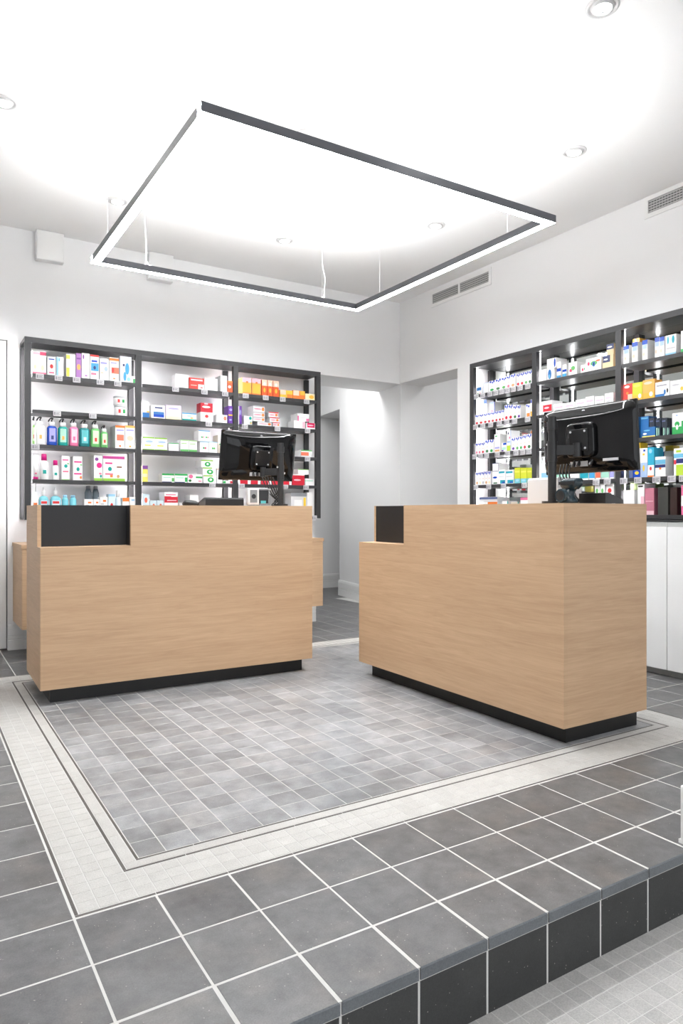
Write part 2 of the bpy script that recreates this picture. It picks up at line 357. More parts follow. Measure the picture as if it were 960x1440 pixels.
def lay(cells, name, mat, parent, t, c, limit=290, z=0.0, jit=0.0):
    """cells: (x0,x1,y0,y1); the nearest in view become parts, the rest one part of kind stuff"""
    cells = sorted(cells, key=lambda q: q[4] if len(q) > 4 else ((q[0] + q[1]) / 2) ** 2 + ((q[2] + q[3]) / 2) ** 2)
    rest = MB()
    for i, q in enumerate(cells):
        x0, x1, y0, y1 = q[:4]
        me = tile_mesh(x1 - x0, y1 - y0, t, c, mat, name)
        dz = z + random.uniform(-jit, jit)
        if i < limit:
            o = bpy.data.objects.new(name, me); C.objects.link(o); o.parent = parent
            o.location = ((x0 + x1) / 2, (y0 + y1) / 2, dz)
        else:
            cx, cy = (x0 + x1) / 2, (y0 + y1) / 2
            rest.add([(v.co.x + cx, v.co.y + cy, v.co.z + dz) for v in me.vertices], [tuple(p.vertices) for p in me.polygons])
    if rest.v: tag(rest.build(name + '_remainder', mat, parent), kind='stuff')
G = 0.0022     # half a joint
def cell(x0, x1, y0, y1, g=G): return (x0 + g, x1 - g, y0 + g, y1 - g)
def vis(q):     # hidden ones go last
    cx, cy = (q[0] + q[1]) / 2, (q[2] + q[3]) / 2
    d = cx * cx + cy * cy
    dep = cx * 0.5253 + cy * 0.8509; lat = cx * 0.8509 - cy * 0.5253
    if dep < 0.1 or abs(lat / dep) > 0.54: d += 500
    if (0.66 < cx < 2.24 and 4.15 < cy < 4.65) or (2.57 < cx < 3.08 and 2.22 < cy < 3.8): d += 500
    if cy > YB and not 3.2 < cx < 4.9: d += 500
    return (*q, d)
IX0, IX1, IY0, IY1 = BX, 3.385, BY + 0.004, 4.969
big = []
ys = [STEP + 0.197 + 0.2165 * k for k in range(2)] + [BY] + [BY + PY * k for k in range(1, 32)]
ys = [1.484, 1.7005] + [BY + PY * k for k in range(0, 31)]
xs = [BX + PX * k for k in range(-7, 29)]
for yi in range(len(ys) - 1):
    y0, y1 = ys[yi], ys[yi + 1]
    for xi in range(len(xs) - 1):
        x0, x1 = xs[xi], xs[xi + 1]
        if x0 > BX - 0.01 and x1 < 3.39 and y0 > BY - 0.01 and y1 < 4.98: continue
        if y0 > YB and (x1 < 3.25 or x0 > 5.3): continue
        if x0 > 4.35 and (y1 < 4.9 or y0 > 5.9) and y0 < 7.2: continue
        if y1 > 8.47: continue
        big.append(vis(cell(x0, x1, y0, y1, 0.0028)))
lay(big, 'floor_tile', M_dark, floor, 0.010, 0.0012, jit=0.0004)
# edge row with its thick nosing, and the riser under it
for xi in range(len(xs) - 1):
    if xs[xi] > 4.3: continue
    x0, x1, y0, y1 = cell(xs[xi], xs[xi + 1], STEP, 1.484, 0.0028)
    o = bpy.data.objects.new('step_tile', tile_mesh(x1 - x0, y1 - STEP, 0.029, 0.003, M_dark, 'step_tile')); C.objects.link(o); o.parent = floor
    o.location = ((x0 + x1) / 2, (STEP + y1) / 2, 0.0)
    rm = tile_mesh(x1 - x0, 0.158, 0.010, 0.0012, M_riser, 'riser_tile')
    o = bpy.data.objects.new('riser_tile', rm); C.objects.link(o); o.parent = floor
    o.location = ((x0 + x1) / 2, STEP + 0.0028, -0.192 + 0.079 + 0.001); o.rotation_euler = (PI / 2, 0, 0)
# inner field of small grey tiles
fx = [0.596, 0.683]; fx += [0.683 + 0.1116 * k for k in range(1, 23)]; fx = [v for v in fx if v < 3.12] + [3.152]
fy = [2.153 + 0.1079 * k for k in range(25)]
inner = [vis(cell(fx[i], fx[i + 1], fy[j], fy[j + 1], 0.0016)) for i in range(len(fx) - 1) for j in range(len(fy) - 1)]
lay(inner, 'inlay_tile', M_inner, floor, 0.008, 0.0008, jit=0.0003)
# pale mosaic border between two dark slivers, then one pale strip, then a dark sliver
def ring(x0, x1, y0, y1, w_, name, mat, n=14, g=0.001):
    cells = []
    for k in range(n):
        a, b = x0 + (x1 - x0) * k / n, x0 + (x1 - x0) * (k + 1) / n
        cells += [(a + g, b - g, y0 + g, y0 + w_ - g), (a + g, b - g, y1 - w_ + g, y1 - g)]
        a, b = y0 + w_ + (y1 - y0 - 2 * w_) * k / n, y0 + w_ + (y1 - y0 - 2 * w_) * (k + 1) / n
        cells += [(x0 + g, x0 + w_ - g, a + g, b - g), (x1 - w_ + g, x1 - g, a + g, b - g)]
    lay([vis(c) for c in cells], name, mat, floor, 0.008, 0.0006)
ring(IX0 + 0.003, IX1 - 0.003, IY0 + 0.001, IY1 - 0.003, 0.011, 'dark_sliver', M_sliver)
b0x, b1x, b0y, b1y = IX0 + 0.016, IX1 - 0.016, IY0 + 0.014, IY1 - 0.016
d0x, d1x, d0y, d1y = 0.535, 3.206, 2.091, 4.797
ring(d0x, d1x, d0y, d1y, 0.011, 'dark_sliver', M_sliver)
ring(d0x + 0.012, d1x - 0.012, d0y + 0.012, d1y - 0.012, 0.037, 'pale_strip', M_border, n=13, g=0.0008)
ring(d0x + 0.050, d1x - 0.050, d0y + 0.050, d1y - 0.050, 0.010, 'dark_sliver', M_sliver)
mos = []
nx = 57; ny = 57
for k in range(nx):
    a, b = b0x + (b1x - b0x) * k / nx, b0x + (b1x - b0x) * (k + 1) / nx
    for r in range(3):
        h = (d0y - b0y - 0.001) / 3; mos.append(vis(cell(a, b, b0y + r * h, b0y + (r + 1) * h, 0.0012)))
        h = (b1y - d1y - 0.001) / 3; mos.append(vis(cell(a, b, d1y + 0.001 + r * h, d1y + 0.001 + (r + 1) * h, 0.0012)))
for k in range(ny - 6):
    a, b = d0y + (d1y - d0y) * k / (ny - 6), d0y + (d1y - d0y) * (k + 1) / (ny - 6)
    for r in range(3):
        h = (d0x - b0x - 0.001) / 3; mos.append(vis(cell(b0x + r * h, b0x + (r + 1) * h, a, b, 0.0012)))
        h = (b1x - d1x - 0.001) / 3; mos.append(vis(cell(d1x + 0.001 + r * h, d1x + 0.001 + (r + 1) * h, a, b, 0.0012)))
lay(mos, 'mosaic_tile', M_border, floor, 0.006, 0.0006)
# mosaic of the lower entrance floor
low = []
for i in range(-12, 66):
    for j in range(0, 34):
        x0 = 0.35 + 0.0522 * i; y1 = STEP + 0.006 - 0.052 * j
        q = vis(cell(x0, x0 + 0.0522, y1 - 0.052, y1, 0.0012))
        cx, cy = (q[0] + q[1]) / 2, (q[2] + q[3]) / 2
        dep = cx * 0.5253 + cy * 0.8509
        dd = abs(1.255 / max(dep, .05) * 980 - 640)
        low.append((*q[:4], 0 if (1.255 / max(dep, .05) * 980 < 735 and abs((cx * 0.8509 - cy * 0.5253) / max(dep, .05)) < 0.5) else 10 + cx * cx + cy * cy))
lay(low, 'mosaic_tile', M_lower, flow, 0.006, 0.0006, z=-0.190)
# small white upright at the step edge (cut by the picture edge)
t = thing('white_post', 'low white upright post on the step edge at right picture border', 'post', (2.126, 1.315, 0))
box('body', -0.022, 0.03, -0.02, 0.02, 0, 0.185, M_white, t, 0.003); box('foot', -0.024, 0.034, -0.025, 0.025, 0.0, 0.012, M_white, t)

# ------------------------------------------------------------------ counters
def counter(label, loc, rz):
    L_, D_, Hc, zb, st, n_, dn, th = 1.685, 0.60, 1.104, 0.085, 0.868, 0.487, 0.12, 0.020
    t = thing('sales_counter', label, 'counter', loc, rz)
    # front panel, L-shaped
    prism('front_panel', [(0, zb), (L_, zb), (L_, Hc), (n_, Hc), (n_, st), (0, st)], 0.0, th, M_oak, t, 'y')
    prism('side_panel', [(th + 0.0005, zb), (D_, zb), (D_, Hc), (dn, Hc), (dn, st), (th + 0.0005, st)], 0.0, th, M_oak, t, 'x')
    prism('side_panel', [(th + 0.0005, zb), (D_, zb), (D_, Hc), (th + 0.0005, Hc)], L_ - th, L_, M_oak, t, 'x')
    box('ledge', th + 0.0005, n_, th + 0.0005, dn + 0.01, st - 0.02, st, M_oak, t)
    box('recess_panel', th + 0.0005, n_, dn, dn + 0.016, st + 0.0005, Hc - 0.001, M_black, t)
    box('recess_return', n_, n_ + 0.016, th + 0.0005, dn + 0.016, st, Hc - 0.001, M_black, t)
    mb = MB(); mb.box(n_ + 0.0165, L_ - th - 0.0005, th + 0.0005, D_, Hc - 0.022, Hc - 0.001); mb.box(th + 0.0005, n_ + 0.0165, dn + 0.0165, D_, Hc - 0.022, Hc - 0.001)
    mb.build('worktop', M_oak, t)
    box('bottom_panel', th + 0.0005, L_ - th - 0.0005, th + 0.0005, D_, zb + 0.001, zb + 0.02, M_oak, t)
    box('shelf_panel', th + 0.0005, L_ - th - 0.0005, 0.30, D_ - 0.02, 0.55, 0.568, M_oak, t)
    box('plinth', 0.058, L_ - 0.045, 0.065, D_ - 0.015, 0.0, zb, M_plinth, t)
    return t
counter('oak sales counter with black corner recess in front of the back-wall shelving', (0.600, 4.100, 0), math.radians(-0.9))
counter('oak sales counter standing nearest, with black recess and bright end panel', (2.500, 3.830, 0), -PI / 2)

# oak back counter hung on the back wall
t = thing('wall_cabinet', 'long oak cabinet hung low on back wall behind the counter', 'cabinet', (1.905, YB, 0.225))
box('carcass', -1.235, 1.235, -0.50, -0.001, 0.0, 0.575, M_oak, t); box('worktop', -1.24, 1.24, -0.525, -0.001, 0.576, 0.605, M_oak, t)
for k in range(4):
    dw = box('door', -1.235 + 0.6175 * k + 0.002, -1.235 + 0.6175 * (k + 1) - 0.002, -0.52, -0.501, 0.0, 0.574, M_oak, t)

# ------------------------------------------------------------------ shelving
def shelving(name, label, cat, loc, rz, posts, shelves, top, bot, depth, right_end, mirror=False, sidep=False):
    """local x along the wall (left to right seen from the room), y into the wall, z up"""
    t = thing(name, label, cat, loc, rz); pw = 0.045; pd = 0.04
    for i, p in enumerate(posts):
        box('post', p, p + pw, 0, pd, bot, top - 0.0405, M_metal, t)
        box('back_post', p + 0.002, p + pw - 0.002, depth - 0.036, depth - 0.003, bot, top - 0.0405, M_metal, t)
        if p + pw < right_end - 0.01: box('led_strip', p + pw - 0.010, p + pw + 0.001, pd + 0.0005, pd + 0.006, bot + 0.02, top - 0.045, M_led, t)
    box('top_rail', posts[0], right_end, 0, pd, top - 0.04, top, M_metal, t)
    box('top_panel', posts[0], right_end, pd + 0.0005, depth - 0.003, top - 0.03, top - 0.002, M_metal, t)
    ends = posts[1:] + ([] if abs(posts[-1] + pw - right_end) < 0.01 else [right_end])
    for i in range(len(ends)):
        a, b = posts[i] + pw + 0.0065, ends[i] - 0.001
        for z in shelves:
            box('shelf', a, b, 0.002, depth - 0.040, z - 0.026, z, M_metal, t)
    for a, b in zip(posts, ends): box('bottom_rail', a + pw + 0.001, b - 0.001, 0.0, 0.03, bot, bot + 0.012, M_metal, t) if mirror else None
    if mirror: box('mirror_panel', posts[0] + 0.001, right_end - 0.001, depth - 0.0025, depth - 0.0005, bot, top - 0.03, M_mirror, t)
    if sidep: box('side_panel', posts[0] + 0.006, posts[0] + 0.014, pd + 0.008, depth - 0.037, bot, top - 0.031, M_white, t)
    return t
SHL = [2.105, 1.835, 1.573, 1.31, 1.03]
SHR = [2.075, 1.815, 1.56, 1.295, 1.045]
LP = [0.72, 1.545, 2.39, 3.22]
shelving('shelving_unit', 'anthracite metal wall shelving of three bays on the back wall', 'shelving', (0, 5.66, 0), 0, LP, SHL, 2.375, 1.005, YB - 5.66, 3.265)
RP = [4.58, 3.865, 3.105, 2.345]
shelving('shelving_unit', 'anthracite shelving with mirrored back above white cupboards on right wall', 'shelving', (4.14, 4.58, 0), -PI / 2,
         [4.58 - p for p in RP], SHR, 2.352, 1.003, XR - 4.14, 4.58 - 2.30, True, True)

# white base cupboards under the mirrored shelving
def cupboard(y0, y1, label):
    t = thing('base_cupboard', label, 'cupboard', (XR, (y0 + y1) / 2, 0), -PI / 2)
    hw = (y1 - y0) / 2; dd = XR - 4.13
    box('body', -hw + 0.001, hw - 0.001, -dd + 0.02, -0.002, 0.05, 0.99, M_white, t)
    box('grip_strip', -hw + 0.001, hw - 0.001, -dd + 0.01, -dd + 0.0195, 0.955, 0.998, M_grip, t)
    box('door', -hw + 0.002, hw - 0.002, -dd, -dd + 0.018, 0.048, 0.968, M_gloss, t, 0.0015)
    box('plinth', -hw + 0.001, hw - 0.001, -dd + 0.05, -0.002, 0.0, 0.049, M_grip, t)
yy = [4.56, 4.02, 3.56, 3.13, 2.712, 2.25, 1.80]
nm = ['at the passage end', 'second from the passage end', 'third from the passage end', 'just behind the counter end', 'widest in view beside the counter', 'cut by the picture edge']
for i in range(6): cupboard(yy[i + 1], yy[i], 'white gloss base cupboard ' + nm[i] + ', under mirrored shelving')

# ------------------------------------------------------------------ pendant light frame
LX0, LX1, LY0, LY1, LZ0, LZ1, LW = 0.958, 2.955, 2.587, 4.545, 2.622, 2.662, 0.052
t = thing('pendant_light', 'large square grey frame pendant lamp with glowing white underside', 'lamp', ((LX0 + LX1) / 2, (LY0 + LY1) / 2, LZ0))
cx, cy = (LX0 + LX1) / 2, (LY0 + LY1) / 2
hx, hy = (LX1 - LX0) / 2, (LY1 - LY0) / 2; hh = LZ1 - LZ0
def bar(x0, x1, y0, y1):
    mb = MB(); s = 0.003
    along = (x1 - x0) > (y1 - y0)
    if along: mb.box(x0, x1, y0, y0 + s, 0, hh); mb.box(x0, x1, y1 - s, y1, 0, hh); mb.box(x0, x1, y0 + s, y1 - s, hh * .45, hh * .55)
    else: mb.box(x0, x0 + s, y0, y1, 0, hh); mb.box(x1 - s, x1, y0, y1, 0, hh); mb.box(x0 + s, x1 - s, y0, y1, hh * .45, hh * .55)
    b = mb.build('bar', M_lampb, t)
    i = s + 0.0005
    if along: box('diffuser', x0, x1, y0 + i, y1 - i, 0.0005, 0.006, M_down, b); box('upper_diffuser', x0, x1, y0 + i, y1 - i, hh - 0.008, hh - 0.003, M_up, b)
    else: box('diffuser', x0 + i, x1 - i, y0, y1, 0.0005, 0.006, M_down, b); box('upper_diffuser', x0 + i, x1 - i, y0, y1, hh - 0.008, hh - 0.003, M_up, b)
bar(-hx, hx, -hy, -hy + LW); bar(-hx, hx, hy - LW, hy)
bar(-hx, -hx + LW, -hy + LW + 0.0005, hy - LW - 0.0005); bar(hx - LW, hx, -hy + LW + 0.0005, hy - LW - 0.0005)
q = 0.335; m = LW / 2
for sx in (-1, 1):
    for sy in (-1, 1):
        for px, py in ((sx * (hx - m), sy * (hy - q)), (sx * (hx - q), sy * (hy - m))):
            MB().cyl((px, py, hh - 0.004), (px, py, ZC - LZ0 - 0.02), 0.0007, n=6).build('suspension_wire', M_wire, t)
            MB().cyl((px, py, ZC - LZ0 - 0.03), (px, py, ZC - LZ0 - 0.001), 0.0085, 0.009, n=12).cyl((px, py, hh), (px, py, hh + 0.012), 0.006, n=10).build('ceiling_mount', M_wire, t, True)
MB().cyl((0, 0, ZC - LZ0 - 0.03), (0, 0, ZC - LZ0 - 0.001), 0.055, 0.06, n=28).build('canopy', M_cablew, t, True)
tube('power_cable', [(-hx + q, hy - m, ZC - LZ0 - 0.03), (-hx + q - 0.002, hy - m, 0.35), (-hx + q + 0.006, hy - m - 0.01, 0.16), (-hx + q + 0.01, hy - m, 0.07), (-hx + q + 0.05, hy - m, hh + 0.004), (-hx + q + 0.09, hy - m, hh + 0.002)], 0.003, M_cablew, t)
tube('power_cable', [(hx - q, hy - m, ZC - LZ0 - 0.03), (hx - q, hy - m, 0.32), (hx - q + 0.025, hy - m, 0.2), (hx - q + 0.012, hy - m - 0.01, 0.1), (hx - q + 0.01, hy - m, 0.05), (hx - q - 0.05, hy - m, hh + 0.003)], 0.003, M_cablew, t)

# ------------------------------------------------------------------ ceiling downlights, vents, wall boxes
dl = [(2.56, 1.985, 'above the near end of the room, top right'), (3.44, 2.87, 'near right wall above the mirrored shelving'), (3.425, 4.17, 'by the right side of lamp frame'),
      (2.57, 5.04, 'near back wall, seen through lamp frame'), (1.24, 5.02, 'left of lamp frame near back wall'), (0.42, 4.13, 'at the left picture edge'),
      (0.6, 0.6, 'added unseen over the entrance, left'), (2.4, 0.5, 'added unseen over the entrance, right'), (1.5, -0.7, 'added unseen over the entrance, by the shop front')]  # the last three are unseen, added to light the entrance from above
for x, y, d in dl:
    t = thing('downlight', 'round white recessed ceiling spotlight ' + d, 'spotlight', (x, y, ZC), group='recessed ceiling spotlights')
    n = 28; v = []; f = []
    for r, z in ((0.072, -0.0005), (0.070, -0.006), (0.056, -0.007), (0.054, 0.0), (0.050, -0.004), (0.047, -0.012), (0.040, -0.013)):
        for i in range(n): v.append((r * math.cos(2 * PI * i / n), r * math.sin(2 * PI * i / n), z))
    for k in range(6):
        for i in range(n): f.append((k * n + i, (k + 1) * n + i, (k + 1) * n + (i + 1) % n, k * n + (i + 1) % n))
    obj('trim_ring', v, f, M_ring, t, smooth=True)
    MB().cyl((0, 0, -0.012), (0, 0, -0.002), 0.0395, n=24).build('lens', M_lens, t)
    sl = bpy.data.lights.new('spot_beam', 'AREA'); sl.shape = 'DISK'; sl.size = 0.07; sl.energy = SPOT; sl.spread = math.radians(130); sl.color = (1, 0.99, 0.98)
    so = bpy.data.objects.new('spot_beam', sl); C.objects.link(so); so.parent = t; so.location = (0, 0, -0.020)
    MB().cyl((0.012, 0.01, -0.017), (0.012, 0.01, -0.0125), 0.008, n=12).build('bulb_tip', M_lgrey, t)
def vent(y1, y0, z0, z1, label):
    t = thing('air_vent', label, 'vent', (XR, (y0 + y1) / 2, (z0 + z1) / 2), -PI / 2, 'air vents on the right wall')
    hw, hz = (y1 - y0) / 2, (z1 - z0) / 2; b = 0.03
    mb = MB(); mb.box(-hw, hw, -0.010, -0.001, -hz, -hz + b); mb.box(-hw, hw, -0.010, -0.001, hz - b, hz); mb.box(-hw, -hw + b, -0.010, -0.001, -hz + b, hz - b); mb.box(hw - b, hw, -0.010, -0.001, -hz + b, hz - b); mb.box(-0.012, 0.012, -0.010, -0.001, -hz + b, hz - b)
    mb.build('frame', M_white, t)
    for s in (-1, 1):
        a, c = (-hw + b, -0.012) if s < 0 else (0.012, hw - b)
        box('backing', a, c, -0.0025, -0.001, -hz + b, hz - b, M_ventd, t)
        g = (2 * hz - 2 * b) / 5
        for k in range(5):
            z = -hz + b + g * (k + 0.5)
            box('slat', a + 0.0005, c - 0.0005, -0.008, -0.0055, z - g * 0.27, z + g * 0.27, M_vent, t)
        mb = MB(); nv = 18
        for k in range(1, nv): x = a + (c - a) * k / nv; mb.box(x - 0.002, x + 0.002, -0.0052, -0.003, -hz + b + .0005, hz - b - .0005)
        tag(mb.build('vanes', M_vent, t), kind='stuff')
vent(5.40, 4.555, 3.082, 3.235, 'white wall vent near the passage, under the lamp corner')
vent(3.04, 2.195, 3.112, 3.262, 'white wall vent at the right picture edge')
for x0, x1, d in ((0.828, 1.03, 'left of the two, clear of lamp'), (1.705, 1.915, 'partly behind the lamp frame')):
    t = thing('wall_box', 'white square box high on back wall, ' + d, 'box', ((x0 + x1) / 2, YB, 3.15), group='white boxes under the ceiling')
    hw = (x1 - x0) / 2; box('housing', -hw, hw, -0.075, -0.001, -0.115, 0.113, M_wall, t, 0.004); box('cover', -hw + 0.006, hw - 0.006, -0.079, -0.0755, -0.109, 0.107, M_white, t)
# unseen lamps added to light the passage behind the lintel and the side room
for x, y, z, e, lab in ((3.70, 6.85, 3.0, 3.4, 'unseen round lamp added to light the passage behind the lintel'), (5.3, 4.7, 3.0, 2.1, 'unseen round lamp added to light the side room')):
    t = thing('added_lamp', lab, 'lamp', (x, y, z))
    MB().cyl((0, 0, -0.03), (0, 0, -0.001), 0.33, n=32).build('housing', M_white, t)
    MB().cyl((0, 0, -0.038), (0, 0, -0.0305), 0.32, n=32).build('diffuser', pmat('lamp_%g' % e, (0.9, 0.9, 0.9), 0.5, emit=(1, 1, 1), es=e), t)

# ------------------------------------------------------------------ monitors on poles
def monitor(label, base, rz, off, tilt, W_=0.565, H_=0.345):
    """the thing stands at its pole foot; the casing sits at off: x width, back faces -y, z up"""
    root = thing('monitor', label, 'monitor', base, rz)
    t = box('casing', -W_ / 2, W_ / 2, 0.006, 0.024, -H_ / 2, H_ / 2, M_piano, root, 0.004)
    t.location = off; t.rotation_euler = (tilt, 0, 0)
    box('screen', -W_ / 2 + 0.014, W_ / 2 - 0.014, 0.0243, 0.0252, -H_ / 2 + 0.018, H_ / 2 - 0.014, M_screen, t)
    # domed back shell: rings of rounded rectangles
    v = []; f = []; n = 48
    rings = [(0.0060, 0.999, 0.998, 12), (-0.002, 0.992, 0.985, 10), (-0.012, 0.955, 0.93, 8), (-0.024, 0.87, 0.82, 7), (-0.032, 0.74, 0.68, 6), (-0.037, 0.55, 0.5, 5), (-0.039, 0.25, 0.22, 4), (-0.0395, 0.02, 0.02, 2)]
    for y, sx, sz, ex in rings:
        for i in range(n):
            a = 2 * PI * (i + .5) / n; c, s = math.cos(a), math.sin(a)
            v.append((W_ / 2 * sx * math.copysign(abs(c) ** (2 / ex), c), y, H_ / 2 * sz * math.copysign(abs(s) ** (2 / ex), s)))
    for k in range(len(rings) - 1):
        for i in range(n): f.append((k * n + i, k * n + (i + 1) % n, (k + 1) * n + (i + 1) % n, (k + 1) * n + i))
    f.append(tuple(range((len(rings) - 1) * n, len(rings) * n)))
    obj('back_shell', v, f, M_piano, t, smooth=True)
    # mount hump
    v = []; f = []; n = 32
    for y, hw in ((-0.030, 1.0), (-0.052, 0.99), (-0.060, 0.95), (-0.062, 0.88)):
        for i in range(n):
            a = 2 * PI * (i + .5) / n; c, s = math.cos(a), math.sin(a)
            v.append((0.085 * hw * math.copysign(abs(c) ** (2 / 6), c), y, -0.005 + 0.088 * hw * math.copysign(abs(s) ** (2 / 6), s)))
    for k in range(3):
        for i in range(n): f.append((k * n + i, k * n + (i + 1) % n, (k + 1) * n + (i + 1) % n, (k + 1) * n + i))
    f.append(tuple(range(3 * n, 4 * n)))
    obj('mount_hump', v, f, M_piano, t, smooth=True)
    box('mount_plate', -0.055, 0.055, -0.068, -0.0625, -0.058, 0.05, M_rubber, t, 0.002)
    for sx in (-1, 1):
        for sz in (-1, 1): MB().cyl((sx * 0.043, -0.073, -0.004 + sz * 0.042), (sx * 0.043, -0.0685, -0.004 + sz * 0.042), 0.005, n=10).build('screw', M_lgrey, t)
    # badge near the top edge, round emblem with two slanted strokes
    zb = H_ / 2 - 0.030
    MB().cyl((0, -0.0215, zb), (0, -0.0145, zb), 0.0105, n=20).build('badge', M_lgrey, t)
    mb = MB()
    for x in (-0.0035, 0.0035):
        mb.add([(x - 0.0035, -0.0222, zb - 0.008), (x - 0.0015, -0.0222, zb - 0.008), (x + 0.0018, -0.0222, zb + 0.008), (x - 0.0002, -0.0222, zb + 0.008), (x - 0.0035, -0.0216, zb - 0.008), (x - 0.0015, -0.0216, zb - 0.008), (x + 0.0018, -0.0216, zb + 0.008), (x - 0.0002, -0.0216, zb + 0.008)], BF)
    mb.build('emblem_strokes', M_mgrey, t)
    box('rating_label', 0.115, 0.20, -0.0345, -0.030, -0.115, -0.102, M_lgrey, t)
    box('port_label', -0.075, 0.03, -0.040, -0.037, -0.134, -0.108, M_lgrey, t)
    for x in (-0.05, -0.02, 0.05): MB().cyl((x, -0.05, -0.132), (x, -0.03, -0.105), 0.009, n=10).build('plug', M_rubber, t)
    return root
def pole(t, h, arm_z, ax, ay):
    """clamped pole; the arm reaches from the pole at (0,0) to (ax, ay) behind the monitor plate"""
    MB().cyl((0, 0, 0.0), (0, 0, 0.012), 0.05, n=24).build('base_plate', M_pole, t, False)
    MB().cyl((0, 0, 0.0125), (0, 0, h), 0.0205, n=24).build('pole', M_pole, t, False)
    MB().cyl((0, 0, h - 0.065), (0, 0, h - 0.025), 0.0255, n=24).build('collar', M_pole, t)
    MB().cyl((0, 0, arm_z - 0.055), (0, 0, arm_z + 0.045), 0.0245, n=24).build('clamp_collar', M_pole, t)
    MB().cyl((-0.030, -0.004, arm_z + 0.03), (-0.018, -0.004, arm_z + 0.03), 0.006, n=10).build('clamp_screw', M_lgrey, t)
    d = Vector((ax, ay, 0)); L_ = d.length; d.normalize(); p = Vector((-d.y, d.x, 0))
    e = d * (L_ - 0.0); s = d * 0.02; hw = 0.011; hz = 0.024
    v = []
    for q_ in (s, e):
        for a, b in ((-1, -1), (1, -1), (1, 1), (-1, 1)): v.append(tuple(q_ + p * hw * a + Vector((0, 0, arm_z + hz * b))))
    obj('arm', v, [(0, 3, 2, 1), (4, 5, 6, 7), (0, 1, 5, 4), (1, 2, 6, 5), (2, 3, 7, 6), (3, 0, 4, 7)], M_pole, t)
    MB().cyl((e.x, e.y, arm_z - 0.034), (e.x, e.y, arm_z + 0.034), 0.020, n=18).build('knuckle', M_pole, t)
    return t
def cables(t, x, y, n1, n2, top):
    for k in range(n1):
        a = random.uniform(-.02, .02)
        tube('cable', [(x - 0.07 + 0.02 * k, y, top), (x - 0.06 + 0.02 * k, y - 0.02, top * .7), (x - 0.02 + 0.015 * k, y - 0.01 + a, top * .4), (x + 0.02 + 0.01 * k, y - 0.02 + a, 0.04), (x + 0.02 * k, y, 0.006), (x + 0.06, y + 0.03 + a, 0.005)], 0.0035, M_rubber, t)
    for k in range(n2):
        tube('cable', [(x, y - 0.04, 0.01 + 0.02 * k), (x + 0.03, y - 0.05, 0.035 + 0.02 * k), (x + 0.06, y - 0.02, 0.02 + 0.02 * k), (x + 0.045, y, 0.006), (x + 0.02, y + 0.03, 0.005)], 0.0035, M_rubber, t)
m1 = monitor('black monitor on a pole, seen from behind, before the back-wall shelving', (2.160, 4.295, 1.106), math.radians(-0.9), (-0.085, 0.175, 0.3475), math.radians(11.0))
pole(m1, 0.432, 0.235, -0.088, 0.098); cables(m1, -0.03, 0.08, 5, 4, 0.2)
m2 = monitor('black monitor on a pole, seen from behind, on the nearest counter', (2.715, 2.402, 1.106), -PI / 2, (0.087, 0.153, 0.3205), math.radians(3.0), 0.555, 0.335)
pole(m2, 0.432, 0.265, 0.085, 0.083); cables(m2, 0.03, 0.11, 4, 0, 0.2)

# ------------------------------------------------------------------ things on the counters
Z0 = 1.106
t = thing('scanner_terminal', 'light grey terminal with round lens beside pole on back counter', 'terminal', (1.965, 4.235, Z0), math.radians(-12)); t.scale = (0.86, 0.86, 0.93)
box('body', -0.072, 0.088, 0.012, 0.13, 0.004, 0.128, M_lgrey, t, 0.014)
box('lens_frame', -0.080, 0.004, -0.004, 0.0115, 0.006, 0.126, pmat('terminal_white', (0.72, 0.72, 0.73), 0.35), t, 0.005)
lp = box('lens_panel', -0.066, -0.010, -0.008, -0.0045, 0.022, 0.112, M_mgrey, t)
MB().cyl((-0.038, -0.011, 0.066), (-0.038, -0.0085, 0.066), 0.017, n=20).build('lens', M_rubber, lp)
mb = MB(); mb.box(0.008, 0.090, -0.004, 0.0115, 0.004, 0.016); mb.box(0.008, 0.09, -0.004, 0.0115, 0.112, 0.124); mb.box(0.08, 0.09, -0.004, 0.0115, 0.016, 0.112)
mb.build('tray_frame', M_mgrey, t)
box('tray_recess', 0.008, 0.0795, 0.008, 0.0118, 0.0165, 0.1115, M_rubber, t); box('card', 0.02, 0.06, 0.002, 0.006, 0.0165, 0.036, pal('tealm'), t)
t = thing('keyboard', 'flat black keyboard raised at its back on the back counter', 'keyboard', (1.735, 4.28, Z0), math.radians(-0.9))
prism('case', [(-0.08, 0), (0.08, 0), (0.08, 0.012), (-0.05, 0.05), (-0.075, 0.05), (-0.08, 0.04)], -0.15, 0.11, M_rubber, t, 'x')
for r in range(4):
    for k in range(9):
        y = -0.032 + r * 0.026; z = 0.0465 - (y + 0.05) * 0.2923
        box('key', -0.135 + k * 0.026, -0.113 + k * 0.026, y, y + 0.02, z - 0.008, z + 0.003, M_pole, t)
t = thing('computer_mouse', 'small black mouse left of the keyboard on back counter', 'mouse', (1.505, 4.25, Z0), math.radians(60))
loft('shell', [(0.0, 0, 0, 0.028, 0.052), (0.010, 0, 0, 0.030, 0.055), (0.022, 0, 0.004, 0.026, 0.046), (0.030, 0, 0.008, 0.016, 0.030), (0.033, 0, 0.01, 0.004, 0.01)], M_rubber, t)
box('wheel', -0.004, 0.004, -0.034, -0.020, 0.020, 0.028, M_mgrey, t)
